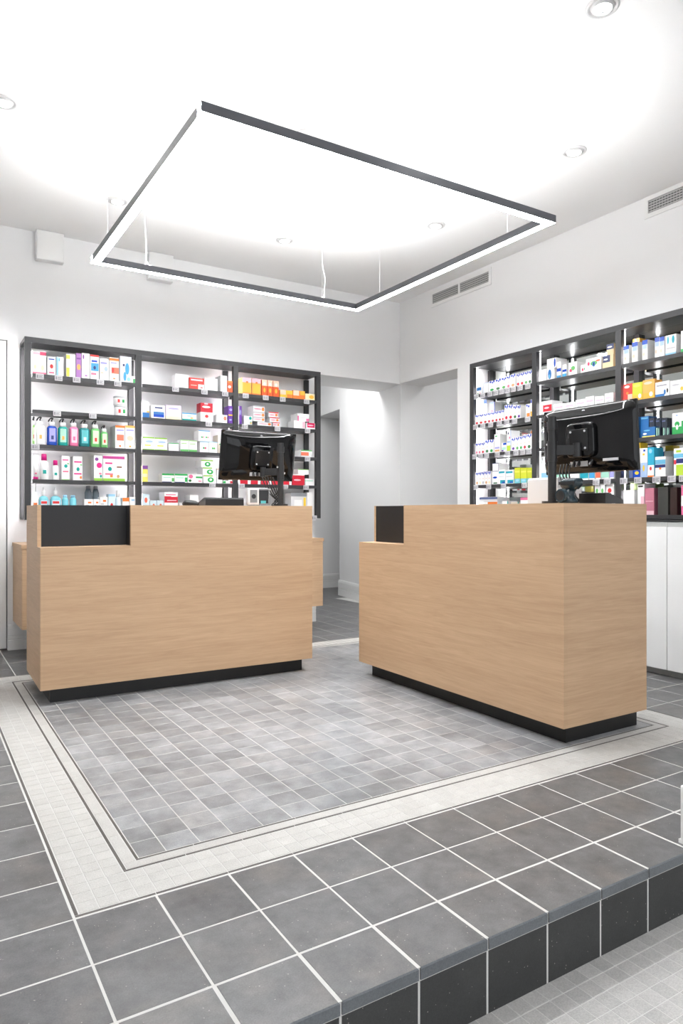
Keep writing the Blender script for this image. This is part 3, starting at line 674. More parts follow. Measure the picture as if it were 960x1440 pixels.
# near counter
t = thing('receipt_printer', 'pale grey printer box behind pole on the near counter', 'printer', (2.93, 2.60, Z0), -PI / 2)
box('body', -0.105, 0.105, -0.07, 0.12, 0.0, 0.135, M_lgrey, t, 0.006); box('lid', -0.1, 0.1, -0.06, 0.11, 0.1355, 0.141, M_white, t, 0.002); box('paper_slot', -0.06, 0.06, 0.0, 0.006, 0.1412, 0.1425, M_rubber, t)
t = thing('barcode_scanner', 'petrol blue hand scanner in its cradle on the near counter', 'scanner', (2.64, 2.262, Z0), -PI / 2)
v = []; f = []; n = 22
loft('cradle', [(0.0, 0, 0.03, 0.048, 0.05), (0.012, 0, 0.03, 0.047, 0.049), (0.03, -0.008, 0.035, 0.036, 0.038), (0.05, -0.005, 0.04, 0.026, 0.026), (0.07, 0.0, 0.045, 0.03, 0.028)], M_teal, t, n=24)
MB().cyl((0.0, -0.028, 0.036), (0.0, -0.012, 0.036), 0.031, 0.034, n=24).build('cradle_mouth', M_teal, t, False)
MB().cyl((0.0, -0.0292, 0.036), (0.0, -0.0281, 0.036), 0.024, n=24).build('cradle_hollow', M_rubber, t)
h = loft('head', [(0.066, 0.0, 0.045, 0.034, 0.026, 4), (0.085, 0.004, 0.045, 0.048, 0.034, 5), (0.105, 0.008, 0.045, 0.050, 0.036, 5), (0.118, 0.008, 0.045, 0.042, 0.030, 4)], M_teal, t, n=24)
box('scan_window', -0.04, 0.05, 0.006, 0.0095, 0.088, 0.103, M_rubber, h)
tube('cord', [(-0.03, 0.04, 0.075), (-0.055, 0.06, 0.085), (-0.07, 0.085, 0.05), (-0.075, 0.10, 0.02), (-0.075, 0.115, 0.004)], 0.003, M_rubber, t)
t = thing('keyboard', 'black keyboard tilted up on the near counter beside hand scanner', 'keyboard', (2.85, 2.17, Z0), -PI / 2 + 0.12)
prism('case', [(-0.07, 0), (0.09, 0), (0.09, 0.016), (-0.04, 0.05), (-0.07, 0.048)], -0.12, 0.02, M_rubber, t, 'x')
for r in range(4):
    for k in range(5):
        y = -0.03 + r * 0.027; z = 0.0475 - (y + 0.04) * 0.2615
        box('key', -0.112 + k * 0.026, -0.09 + k * 0.026, y, y + 0.021, z - 0.008, z + 0.003, M_pole, t)
# ------------------------------------------------------------------ products
ORD = ['first', 'second', 'third', 'fourth', 'fifth', 'sixth', 'seventh', 'eighth', 'ninth', 'tenth', 'eleventh', 'twelfth', 'thirteenth', 'fourteenth', 'fifteenth', 'sixteenth', 'seventeenth']
SHN = ['top', 'second', 'middle', 'fourth', 'lowest']
BAYN = {'L': ['left bay, back-wall shelving', 'middle bay, back-wall shelving', 'right bay, back-wall shelving'], 'R': ['left bay, mirrored shelving', 'middle bay, mirrored shelving', 'right bay, mirrored shelving']}
PRODUCTS = '''L|0|0|box|0.775|0.871|2.105|2.279|0|0.1|white box with pink and yellow print|W|0,1,0,0.08,rose;0.55,1,0.82,0.97,pinkred;0.05,0.55,0.84,0.93,pinkl;0.62,0.85,0.15,0.4,cream;0.1,0.3,0.2,0.4,cream
L|0|0|box|0.88|0.939|2.105|2.244|0|0.1|small white box with red heart|W|0.15,0.85,0.84,0.9,blue;0.3,0.7,0.36,0.6,red;0.2,0.8,0.1,0.18,rose
L|0|0|box|0.945|0.995|2.105|2.251|0|0.1|pale blue and white carton|W|0,0.28,0.02,0.98,skyl;0.3,0.5,0.75,0.95,sky;0.6,0.85,0.3,0.7,grey9
L|0|0|box|1.015|1.083|2.105|2.282|0|0.1|white carton with yellow-green leaf print|W|0.02,0.35,0.02,0.4,yellowg;0,0.4,0.78,0.95,yellowg;0.3,0.95,0.6,0.68,grey9
L|0|0|box|1.088|1.126|2.105|2.295|0|0.1|purple carton with orange dot|purplel|0.15,0.85,0.32,0.56,orangel;0.1,0.9,0.75,0.82,purple
L|0|0|box|1.13|1.187|2.105|2.301|0|0.1|white carton with grey print|W|0.1,0.3,0.75,0.95,purple;0.4,0.8,0.2,0.6,grey9;0.4,0.7,0.08,0.14,purplel
L|0|0|box|1.192|1.258|2.105|2.297|0|0.1|white box with blue circle and red top|W|0,1,0.92,1,red;0.15,0.8,0.7,0.78,blue;0.1,0.95,0.34,0.66,azure;0.35,0.65,0.4,0.55,navy;0.1,0.7,0.18,0.26,rose
L|0|0|box|1.265|1.333|2.105|2.275|0|0.1|white box with small blue spot|W|0.1,0.8,0.75,0.84,lav;0.5,0.9,0.42,0.64,lavb;0.1,0.4,0.3,0.38,peach
L|0|0|box|1.338|1.413|2.105|2.293|0|0.1|white box with orange face mask picture|W|0,1,0.86,0.97,orange;0.15,0.75,0.74,0.8,lav;0.22,0.98,0.32,0.58,coral;0.25,0.5,0.36,0.56,red;0.4,0.6,0.08,0.14,orange
L|0|0|box|1.421|1.512|2.105|2.312|0|0.09|silver white box with blue dolphin|silver|0.45,0.8,0.3,0.75,azure;0.3,0.55,0.05,0.4,azure;0.25,0.4,0.62,0.7,navy;0.6,0.9,0.05,0.2,skyl
L|0|0|box|1.515|1.54|2.105|2.161|0|0.05|tiny green and white box|W|0.4,1,0,0.6,green
L|0|1|jar|1.382|1.478|1.921|1.995|0|0.1|upper white tin with red and green label|W|red;green
L|0|1|jar|1.388|1.484|1.835|1.92|0|0.1|lower white tin with red and green label|W|red;green
L|0|2|pump|0.775|0.794|1.573|1.78|0|0.1|light green pump bottle|greenl|greenw
L|0|2|pump|0.798|0.868|1.573|1.784|0|0.1|white pump bottle with black hook pump|W|W
L|0|2|pump|0.88|0.952|1.573|1.782|0|0.1|blue shower gel bottle with lavender label|blueb|lav
L|0|2|pump|0.959|1.029|1.573|1.782|0|0.1|turquoise shower gel bottle with pale label|teal|mint
L|0|2|pump|1.041|1.107|1.573|1.785|0|0.1|pink shower gel bottle with rose label|pinkm|rosel
L|0|2|pump|1.115|1.192|1.573|1.782|0|0.1|dark teal shower gel bottle with white lettering|teald|tealm
L|0|2|pump|1.2|1.27|1.573|1.782|0|0.1|green shower gel bottle with apple label|greenm|greenw
L|0|2|pumps|1.275|1.33|1.573|1.75|0|0.1|small green bottle with short pump|greenm|greenw
L|0|2|box|1.385|1.458|1.573|1.755|0|0.16|white box with orange mask and orange band|W|0,1,0.9,1,orange;0.1,0.9,0.76,0.83,lav;0.15,0.9,0.34,0.6,coral;0.4,0.6,0.06,0.14,orange
L|0|2|box|1.463|1.538|1.573|1.76|0|0.16|white box with pale orange mask and peach band|W|0,1,0.9,1,orangel;0.1,0.9,0.76,0.83,lav;0.15,0.85,0.34,0.56,peach;0.4,0.6,0.06,0.14,orangel
L|0|3|tube|0.775|0.823|1.31|1.503|0|0.1|white tube standing on pink cap|W|magenta
L|0|3|capb|0.83|0.891|1.31|1.506|0|0.1|tall white bottle with magenta cap|W|magenta;teal
L|0|3|capb|0.916|0.965|1.31|1.46|0|0.1|short white bottle with magenta cap|W|magenta;teal
L|0|3|box|0.982|1.039|1.31|1.496|0|0.1|slim white box with green leaf|W|0.1,0.85,0.8,0.85,magenta;0.3,0.75,0.5,0.65,teal;0.7,0.9,0.65,0.7,greenm;0.15,0.85,0.32,0.38,rose;0,1,0,0.03,greenl
L|0|3|box|1.065|1.134|1.31|1.494|0|0.1|white box with green leaf and orange seal|W|0.1,0.9,0.74,0.8,magenta;0.35,0.7,0.38,0.55,teal;0.75,0.95,0.62,0.68,greenm;0.1,0.9,0.24,0.3,magenta;0.7,0.95,0.06,0.18,orange
L|0|3|box|1.221|1.284|1.31|1.509|0|0.12|white gift box with magenta square|W|0.1,0.55,0.78,0.92,purple;0.3,0.95,0.5,0.72,magenta;0.6,0.9,0.25,0.32,rose;0,1,0,0.1,lime;0.7,0.95,0.12,0.24,teal
L|0|3|box|1.289|1.461|1.31|1.514|0|0.12|wide white gift box with magenta top band|W|0,0.98,0.86,0.97,magentad;0.1,0.42,0.66,0.72,magenta;0.22,0.4,0.38,0.55,teal;0.1,0.45,0.24,0.3,rose;0.32,0.44,0.14,0.24,orange;0,1,0,0.1,lime;0.62,0.85,0.52,0.58,brown;0.62,0.75,0.12,0.25,tan
L|0|4|spray|0.775|0.818|1.03|1.278|0|0.1|white spray bottle with orange square|W|orange
L|0|4|pumpw|0.823|0.891|1.03|1.252|0|0.1|clear blue pump bottle with white pump|aqua|red
L|0|4|pumpw|0.903|0.98|1.03|1.254|0|0.1|wide blue pump bottle with red label|aqua|red
L|0|4|capc|0.987|1.034|1.03|1.195|0|0.1|small blue bottle with pale cap|aqua|skyl;red
L|0|4|capc|1.044|1.094|1.03|1.193|0|0.1|small light blue bottle with pale cap|aqua|skyl;orange
L|0|4|box|1.149|1.214|1.03|1.164|0|0.07|low white box with orange stripe|W|0.4,0.8,0.75,0.85,orange;0.1,0.5,0.6,0.68,grey8
L|0|4|capc|1.177|1.23|1.03|1.273|0.1|0.1|grey bottle with dark neck|greyb|grey6;grey8
L|0|4|box|1.218|1.262|1.03|1.165|0|0.07|second low white box with orange stripe|W|0.4,0.8,0.75,0.85,orange;0.1,0.5,0.6,0.68,grey8
L|0|4|capc|1.235|1.287|1.03|1.272|0.1|0.1|grey bottle beside its twin|greyb|grey6;grey8
L|0|4|box|1.266|1.325|1.03|1.182|0|0.07|taller white box with orange stripe|W|0.4,0.8,0.75,0.85,orange;0.1,0.5,0.6,0.68,grey8
L|0|4|box|1.33|1.383|1.03|1.205|0|0.07|pale blue carton with red mark|skyw|0.3,0.7,0.4,0.6,red;0,1,0.9,1,skyl
L|0|4|capb|1.388|1.433|1.03|1.237|0|0.1|pale blue bottle with white cap|skyw|W;blue
L|0|4|box|1.442|1.493|1.03|1.178|0|0.07|white box with orange top and dark portrait|W|0,1,0.8,1,orange;0.4,0.9,0,0.4,black;0.45,0.7,0,0.2,tan
L|0|4|box|1.498|1.54|1.03|1.185|0|0.07|white box with teal line|W|0.3,0.9,0.8,0.88,skyl
L|1|0|box|1.876|1.987|2.105|2.216|0|0.1|plain white carton|W|0.1,0.9,0.8,0.84,grey9
L|1|0|box|1.995|2.125|2.105|2.199|0|0.1|red carton with white arc|redo|0.6,1,0,0.45,W;0.1,0.9,0.75,0.88,rosel;0.1,0.5,0.3,0.36,peach;0.75,0.9,0.12,0.22,red
L|1|0|box|2.13|2.247|2.105|2.21|0|0.1|white carton with faint grey print|W|0.1,0.9,0.85,0.9,grey8;0.3,0.6,0.3,0.4,grey9
L|1|0|box|2.275|2.334|2.105|2.244|0|0.13|tall plain white carton|W|
L|1|0|box|2.339|2.385|2.105|2.205|0|0.1|orange red carton|orred|0.1,0.7,0.35,0.6,W;0,1,0.85,1,orange
L|1|1|box|1.6|1.656|1.835|1.968|0|0.1|white box with blue wave base|W|0,1,0,0.3,azured;0.6,1,0.3,0.4,orangel
L|1|1|box|1.673|1.788|1.835|1.942|0|0.1|white box with deep blue block|W|0.15,0.92,0.08,0.5,blueb;0.15,0.92,0.3,0.5,azured;0.25,0.8,0.75,0.85,navy
L|1|1|box|1.794|1.925|1.835|1.952|0|0.1|lilac box with cream base|lilac|0,1,0,0.22,cream;0.15,0.85,0.7,0.82,lav
L|1|1|box|1.933|2.056|1.835|1.897|0|0.1|low turquoise box|W|0,1,0.85,1,azure;0,1,0,0.2,teal;0.3,0.7,0.5,0.7,skyl;0.55,0.8,0.25,0.45,orangel
L|1|1|box|2.095|2.202|1.835|1.915|0|0.1|white box with red bean under red carton|W|0.35,0.65,0.4,0.75,red
L|1|1|box|2.095|2.202|1.916|1.994|0|0.1|red carton with white lettering on white box|crim|0.12,0.8,0.45,0.7,W;0.3,0.6,0.85,1,rosel
L|1|1|box|2.239|2.335|1.835|1.904|0|0.08|white box with coral square|W|0.65,0.95,0.3,0.85,coral;0.05,0.5,0.5,0.6,grey9
L|1|1|box|2.347|2.385|1.835|1.913|0|0.1|lower purple carton with yellow band|violet|0,1,0.85,1,yellow;0.2,0.8,0.3,0.5,lav
L|1|1|box|2.347|2.385|1.914|1.987|0|0.1|upper purple carton|violet|0.2,0.9,0.4,0.7,lav
L|1|2|box|1.6|1.697|1.573|1.676|0|0.1|white box with lime top and grey wings|W|0,1,0.9,1,lime;0.25,0.9,0.55,0.75,lavb;0,1,0,0.06,lime;0.2,0.7,0.3,0.4,yellowg
L|1|2|box|1.701|1.804|1.573|1.675|0|0.1|matching white lime box nearer the middle|W|0,1,0.9,1,lime;0.25,0.9,0.55,0.75,lavb;0,1,0,0.06,lime;0.2,0.7,0.3,0.4,yellowg
L|1|2|box|1.818|1.903|1.573|1.638|0|0.1|small white box with green top line|W|0,1,0.9,1,green;0.1,0.8,0.6,0.66,grey8
L|1|2|box|1.919|1.987|1.573|1.669|0|0.1|white box with green base stripe|W|0,1,0,0.18,greenm;0.1,0.8,0.65,0.72,greenl;0,1,0.93,1,greenl
L|1|2|box|1.991|2.062|1.573|1.668|0|0.1|white box with green base stripe beside its twin|W|0,1,0,0.18,greenm;0.1,0.8,0.65,0.72,greenl;0,1,0.93,1,greenl
L|1|2|box|2.076|2.176|1.667|1.758|0|0.12|upper white box with blue lid edge and dots|W|0.2,0.4,0.3,0.45,green;0.4,0.48,0.3,0.45,pinkred;0.6,0.8,0.3,0.45,green;0.8,0.9,0.3,0.45,pinkred;0,1,0.93,1,azure
L|1|2|box|2.089|2.163|1.573|1.664|0|0.14|white box with green and pink dots|W|0.35,0.55,0.3,0.5,green;0.55,0.75,0.3,0.5,pinkred;0,1,0.93,1,skyl
L|1|2|box|2.168|2.245|1.573|1.666|0|0.14|white box with green dots|W|0.35,0.55,0.3,0.5,green;0.55,0.75,0.3,0.5,greenm;0,1,0.93,1,skyl
L|1|2|box|2.251|2.306|1.573|1.728|0|0.12|beige and white box partly behind monitor|beige|0,1,0.5,1,W;0.2,0.8,0.45,0.52,green
L|1|3|box|1.6|1.644|1.31|1.442|0|0.1|yellow box with purple top|yellowp|0,1,0.78,1,purple;0.1,0.9,0.3,0.5,cream
L|1|3|box|1.762|1.864|1.31|1.382|0|0.1|long white box with green top stripe|W|0,1,0.8,1,green;0,0.8,0,0.08,navy;0.1,0.7,0.5,0.6,mint;0.8,1,0.1,0.5,greenm
L|1|3|box|1.869|1.978|1.31|1.383|0|0.1|long white box with green top and leaf|W|0,1,0.8,1,green;0,0.8,0,0.08,navy;0.1,0.7,0.5,0.6,mint;0.8,1,0.1,0.6,green
L|1|3|box|1.983|2.109|1.31|1.383|0|0.1|white box with pink flower and green band|W|0.05,0.35,0.5,0.95,pinkm;0.55,1,0.55,0.75,green;0.05,0.25,0.1,0.4,greend;0.7,0.95,0.15,0.3,rose
L|1|3|box|2.099|2.204|1.445|1.508|0|0.14|top white box with green splash in stack|W|0,1,0.85,1,lime;0.3,0.8,0.1,0.75,green;0.45,0.65,0.3,0.6,W
L|1|3|box|2.114|2.231|1.379|1.444|0|0.14|middle white box with green splash in stack|W|0,0.7,0.85,1,lime;0.3,0.8,0.1,0.75,green;0.45,0.65,0.3,0.6,W
L|1|3|box|2.121|2.237|1.31|1.378|0|0.14|bottom white box with green splash in stack|W|0,0.7,0.85,1,lime;0.3,0.8,0.1,0.75,green;0.45,0.65,0.3,0.6,W
L|1|3|box|2.243|2.289|1.31|1.439|0|0.1|white and green box at monitor edge|W|0.2,0.8,0.3,0.7,mint;0,1,0.9,1,peach
L|1|3|box|2.295|2.385|1.31|1.336|0|0.08|flat white box with red end|W|0.75,1,0.1,0.9,crim;0,0.3,0.1,0.9,green
L|1|4|box|1.6|1.656|1.03|1.21|0|0.1|pale blue box with coral star|skyw|0.3,0.75,0.6,0.85,coral
L|1|4|box|1.662|1.715|1.03|1.158|0|0.1|low pale box with coral dot|skyw|0.4,0.75,0.6,0.8,coral;0,0.2,0,0.5,skyl
L|1|4|box|1.719|1.774|1.03|1.159|0|0.1|second low pale box with coral dot|skyw|0.4,0.75,0.6,0.8,coral;0,0.2,0,0.5,skyl
L|1|4|box|1.782|1.898|1.03|1.141|0|0.1|white flat box under red box|W|0.1,0.9,0.3,0.5,rosel
L|1|4|box|1.782|1.895|1.142|1.229|0|0.15|red and white box with lettering|W|0,1,0,0.55,crim;0,0.5,0.5,0.6,crim;0.1,0.85,0.7,0.8,rose;0.2,0.9,0.15,0.25,rosel
L|1|4|box|1.909|1.981|1.03|1.142|0|0.1|low white box beside red box|W|0.1,0.9,0.3,0.5,grey9
L|1|4|box|2.001|2.074|1.03|1.208|0|0.15|white box with red corner and blue print|W|0.4,1,0,0.35,crim;0.2,0.6,0.5,0.7,skyl
L|2|0|box|2.477|2.564|2.105|2.248|0|0.1|clear topped orange yellow box|orangel|0,1,0.72,1,pinkl;0.1,0.9,0.1,0.65,yellowo;0.4,0.65,0.68,0.8,orange;0,1,0,0.08,orange
L|2|0|box|2.569|2.655|2.105|2.25|0|0.1|second clear topped orange yellow box|orangel|0,1,0.72,1,pinkl;0.1,0.9,0.1,0.65,yellowo;0.4,0.65,0.68,0.8,orange;0,1,0,0.08,orange
L|2|0|box|2.666|2.717|2.105|2.248|0|0.1|orange box with tall front|orred|0,1,0.62,1,peach;0.3,0.7,0.65,0.85,W;0.3,0.7,0.2,0.5,yellowo
L|2|0|box|2.722|2.773|2.105|2.248|0|0.1|orange box with ghost print|orred|0,1,0.62,1,peach;0.3,0.7,0.65,0.85,W;0.3,0.7,0.2,0.5,yellowo
L|2|0|box|2.779|2.834|2.105|2.247|0|0.1|orange box with pale top|orred|0,1,0.62,1,peach;0.3,0.7,0.65,0.85,W;0.3,0.7,0.2,0.5,yellowo
L|2|0|box|2.848|2.976|2.105|2.173|0|0.1|low yellow orange box|yellowo|0,0.45,0.4,1,peach;0.55,1,0,0.5,orange
L|2|0|box|2.981|3.103|2.105|2.181|0|0.1|low orange box with pale triangle|orange|0,0.5,0.4,1,peach;0.6,1,0.5,1,yellowo
L|2|0|box|3.108|3.208|2.105|2.162|0|0.1|low pale yellow box|cream|0.4,0.9,0.2,0.8,yellowo
L|2|1|box|2.447|2.472|1.835|1.994|0|0.1|purple box edge beside post|violet|0.2,0.8,0.5,0.8,lav
L|2|1|box|2.494|2.571|1.835|1.912|0|0.1|white box with two teal dots|W|0.6,0.95,0.55,0.95,teal;0.7,0.95,0.05,0.4,teal;0.75,0.95,0.1,0.3,orangel
L|2|1|box|2.583|2.696|1.871|1.907|0|0.13|second grey white box with orange dot in stack|grey9|0.05,0.7,0.4,0.6,rose;0.72,0.95,0.2,0.8,orange;0,1,0.9,1,grey6
L|2|1|box|2.583|2.696|1.908|1.952|0|0.13|third grey white box with orange dot in stack|grey9|0.05,0.7,0.4,0.6,rose;0.72,0.95,0.2,0.8,orange;0,1,0.9,1,grey6
L|2|1|box|2.583|2.696|1.953|2.01|0|0.13|top grey white box with orange dot in stack|grey9|0.05,0.7,0.4,0.6,rose;0.72,0.95,0.2,0.8,orange;0,1,0.9,1,grey6
L|2|1|box|2.625|2.763|1.835|1.87|0|0.13|bottom grey white box with orange dot in stack|grey9|0.05,0.7,0.4,0.6,rose;0.72,0.95,0.2,0.8,orange;0,1,0.9,1,grey6
L|2|1|box|2.733|2.831|1.919|1.965|0|0.13|top red edged box with orange dot in stack|grey9|0,1,0.8,1,crim;0.65,0.9,0.2,0.7,orange;0.05,0.6,0.3,0.5,rose
L|2|1|box|2.744|2.841|1.875|1.918|0|0.13|middle red edged box with orange dot in stack|grey9|0,1,0.8,1,crim;0.65,0.9,0.2,0.7,orange;0.05,0.6,0.3,0.5,rose
L|2|1|box|2.772|2.845|1.835|1.874|0|0.13|bottom red edged box with orange dot in stack|grey9|0,1,0.8,1,crim;0.65,0.9,0.2,0.7,orange;0.05,0.6,0.3,0.5,rose
L|2|1|box|2.989|3.106|1.835|1.903|0|0.13|lower white box with pink end|W|0.75,1,0.1,0.9,pinkl
L|2|1|box|3.026|3.147|1.904|1.972|0|0.13|upper white box with pink corners|W|0,0.12,0,0.7,pinkm;0.75,1,0,0.4,pinkm;0.2,0.7,0.4,0.5,rosel
L|2|1|box|3.123|3.212|1.835|1.892|0|0.1|low magenta and white box|W|0.05,0.95,0.25,1,crimp;0.1,0.8,0.5,0.7,rosel
L|2|2|box|3.063|3.177|1.573|1.638|0|0.12|white box with green top and orange band|W|0,1,0.85,1,greenm;0,0.7,0.2,0.7,coral
L|2|3|box|2.454|2.554|1.31|1.377|0|0.1|red and white box below monitor|W|0,0.75,0,0.5,crim;0.1,0.6,0.6,0.8,rose
L|2|3|box|2.559|2.65|1.31|1.38|0|0.1|red and white box below monitor|W|0,0.75,0,0.5,crim;0.1,0.6,0.6,0.8,rose
L|2|3|box|2.656|2.756|1.31|1.383|0|0.1|red and white box below monitor|W|0,0.75,0,0.5,crim;0.1,0.6,0.6,0.8,rose
L|2|3|box|2.761|2.863|1.31|1.386|0|0.1|red and white box below monitor|W|0,0.75,0,0.5,crim;0.1,0.6,0.6,0.8,rose
L|2|3|box|2.868|2.965|1.31|1.388|0|0.1|red and white box below monitor|W|0,0.75,0,0.5,crim;0.1,0.6,0.6,0.8,rose
L|2|3|box|2.974|3.098|1.31|1.411|0|0.1|red carton with white letters|crim|0.1,0.7,0.4,0.55,rosel;0,1,0.9,1,W
L|2|3|box|3.033|3.143|1.412|1.459|0|0.1|flat white green box on red carton|W|0,1,0.85,1,greenl
L|2|3|box|3.108|3.189|1.31|1.375|0|0.1|pale box with mint band|W|0,1,0.6,0.75,mint
L|2|4|box|2.959|3.121|1.03|1.238|0|0.12|pale box with yellow stripe|grey9|0.8,0.95,0,0.8,yellow;0.2,0.7,0,0.7,W;0,1,0.85,1,grey6
L|2|4|box|3.126|3.189|1.03|1.245|0|0.06|narrow plain white box|W|
R|0|0|box|4.443|4.509|2.075|2.14|0|0.1|small white box with bright blue crown|W|0.1,0.9,0.5,0.9,azured;0.2,0.4,0.05,0.2,greenm;0.6,0.8,0.05,0.2,rose
R|0|0|box|4.363|4.421|2.075|2.161|0|0.12|plain white box with blue edge|W|0,0.08,0,1,lavb;0,1,0.95,1,lavb
R|0|0|box|4.285|4.355|2.075|2.167|0|0.1|white blue-ribbon box with green print|W|0.1,0.45,0.8,0.98,blue;0.5,0.7,0.72,0.9,blue;0.72,0.95,0.82,1,blue;0.2,0.8,0.06,0.28,green;0.3,0.7,0.45,0.5,peach
R|0|0|box|4.214|4.282|2.075|2.169|0|0.1|white blue-ribbon box with leaf print|W|0.1,0.45,0.8,0.98,blue;0.5,0.7,0.72,0.9,blue;0.72,0.95,0.82,1,blue;0.2,0.8,0.06,0.28,greend;0.3,0.7,0.45,0.5,peach
R|0|0|box|4.154|4.211|2.075|2.172|0|0.1|white blue-ribbon box with mint print|W|0.1,0.45,0.8,0.98,blue;0.5,0.7,0.72,0.9,blue;0.72,0.95,0.82,1,blue;0.2,0.8,0.06,0.28,greenm;0.3,0.7,0.45,0.5,peach
R|0|0|box|4.108|4.151|2.075|2.177|0|0.1|white blue-ribbon box with pale pink print|W|0.1,0.45,0.8,0.98,blue;0.5,0.7,0.72,0.9,blue;0.72,0.95,0.82,1,blue;0.2,0.8,0.06,0.28,rose;0.3,0.7,0.45,0.5,peach
R|0|0|box|4.053|4.105|2.075|2.182|0|0.1|white blue-ribbon box with tan print|W|0.1,0.45,0.8,0.98,blue;0.5,0.7,0.72,0.9,blue;0.72,0.95,0.82,1,blue;0.2,0.8,0.06,0.28,tan;0.3,0.7,0.45,0.5,peach
R|0|0|box|4.003|4.042|2.075|2.176|0|0.1|white blue-ribbon box with red berry print|W|0.1,0.45,0.8,0.98,blue;0.5,0.7,0.72,0.9,blue;0.72,0.95,0.82,1,blue;0.2,0.8,0.06,0.28,crim;0.3,0.7,0.45,0.5,peach
R|0|0|box|3.96|4|2.075|2.177|0|0.1|white blue-ribbon box with cherry print|W|0.1,0.45,0.8,0.98,blue;0.5,0.7,0.72,0.9,blue;0.72,0.95,0.82,1,blue;0.2,0.8,0.06,0.28,crim;0.3,0.7,0.45,0.5,peach
R|0|0|box|3.918|3.957|2.075|2.178|0|0.1|white blue-ribbon box with green print|W|0.1,0.45,0.8,0.98,blue;0.5,0.7,0.72,0.9,blue;0.72,0.95,0.82,1,blue;0.2,0.8,0.06,0.28,greenm;0.3,0.7,0.45,0.5,peach
R|0|0|box|3.879|3.915|2.075|2.179|0|0.1|white blue-ribbon box with leaf print|W|0.1,0.45,0.8,0.98,blue;0.5,0.7,0.72,0.9,blue;0.72,0.95,0.82,1,blue;0.2,0.8,0.06,0.28,greend;0.3,0.7,0.45,0.5,peach
R|0|1|box|4.487|4.523|1.815|2.039|0.1|0.08|tall white box with red dot behind berry boxes|W|0,1,0.85,1,blue;0.2,0.8,0.05,0.2,crim
R|0|1|box|4.479|4.524|1.815|1.901|0|0.1|white blue-ribbon box with red berry print|W|0.1,0.45,0.8,0.98,blue;0.5,0.7,0.72,0.9,blue;0.72,0.95,0.82,1,blue;0.2,0.8,0.06,0.28,crim;0.3,0.7,0.45,0.5,peach
R|0|1|box|4.425|4.476|1.815|1.901|0|0.1|white blue-ribbon box with red fruit print|W|0.1,0.45,0.8,0.98,blue;0.5,0.7,0.72,0.9,blue;0.72,0.95,0.82,1,blue;0.2,0.8,0.06,0.28,red;0.3,0.7,0.45,0.5,peach
R|0|1|box|4.389|4.449|1.815|2.009|0.1|0.08|tall white box with blue edge behind berry boxes|W|0.85,1,0,1,blue;0,0.7,0.9,1,lavb;0.3,0.6,0.55,0.65,rose
R|0|1|box|4.374|4.422|1.815|1.901|0|0.1|white blue-ribbon box with raspberry print|W|0.1,0.45,0.8,0.98,blue;0.5,0.7,0.72,0.9,blue;0.72,0.95,0.82,1,blue;0.2,0.8,0.06,0.28,crim;0.3,0.7,0.45,0.5,peach
R|0|1|box|4.334|4.371|1.815|1.902|0|0.1|white blue-ribbon box with red berry print|W|0.1,0.45,0.8,0.98,blue;0.5,0.7,0.72,0.9,blue;0.72,0.95,0.82,1,blue;0.2,0.8,0.06,0.28,crim;0.3,0.7,0.45,0.5,peach
R|0|1|box|4.288|4.33|1.815|1.902|0|0.1|white blue-ribbon box with red fruit print|W|0.1,0.45,0.8,0.98,blue;0.5,0.7,0.72,0.9,blue;0.72,0.95,0.82,1,blue;0.2,0.8,0.06,0.28,red;0.3,0.7,0.45,0.5,peach
R|0|1|box|4.247|4.285|1.815|1.903|0|0.1|white blue-ribbon box with raspberry print|W|0.1,0.45,0.8,0.98,blue;0.5,0.7,0.72,0.9,blue;0.72,0.95,0.82,1,blue;0.2,0.8,0.06,0.28,crim;0.3,0.7,0.45,0.5,peach
R|0|1|box|4.208|4.244|1.815|1.904|0|0.1|white blue-ribbon box with red berry print|W|0.1,0.45,0.8,0.98,blue;0.5,0.7,0.72,0.9,blue;0.72,0.95,0.82,1,blue;0.2,0.8,0.06,0.28,crim;0.3,0.7,0.45,0.5,peach
R|0|1|box|4.18|4.205|1.815|1.906|0|0.1|white blue-ribbon box with red fruit print|W|0.1,0.45,0.8,0.98,blue;0.5,0.7,0.72,0.9,blue;0.72,0.95,0.82,1,blue;0.2,0.8,0.06,0.28,red;0.3,0.7,0.45,0.5,peach
R|0|1|box|4.131|4.174|1.815|1.942|0|0.1|white blue-ribbon box with rosehip print|W|0.1,0.45,0.8,0.98,blue;0.5,0.7,0.72,0.9,blue;0.72,0.95,0.82,1,blue;0.2,0.8,0.06,0.28,crim;0.3,0.7,0.45,0.5,peach
R|0|1|box|4.081|4.128|1.815|1.937|0|0.1|white blue-ribbon box with red apple print|W|0.1,0.45,0.8,0.98,blue;0.5,0.7,0.72,0.9,blue;0.72,0.95,0.82,1,blue;0.2,0.8,0.06,0.28,crim;0.3,0.7,0.45,0.5,peach
R|0|1|box|4.035|4.078|1.815|1.924|0|0.1|white blue-ribbon box with leaf print|W|0.1,0.45,0.8,0.98,blue;0.5,0.7,0.72,0.9,blue;0.72,0.95,0.82,1,blue;0.2,0.8,0.06,0.28,greend;0.3,0.7,0.45,0.5,peach
R|0|1|box|3.996|4.032|1.815|1.92|0|0.1|white blue-ribbon box with violet print|W|0.1,0.45,0.8,0.98,blue;0.5,0.7,0.72,0.9,blue;0.72,0.95,0.82,1,blue;0.2,0.8,0.06,0.28,violet;0.3,0.7,0.45,0.5,peach
R|0|1|box|3.898|3.939|1.815|1.919|0|0.1|white box with blue ribbon top and orange print|W|0.1,0.45,0.8,0.98,blue;0.5,0.9,0.72,0.9,blue;0.2,0.95,0.02,0.3,orange
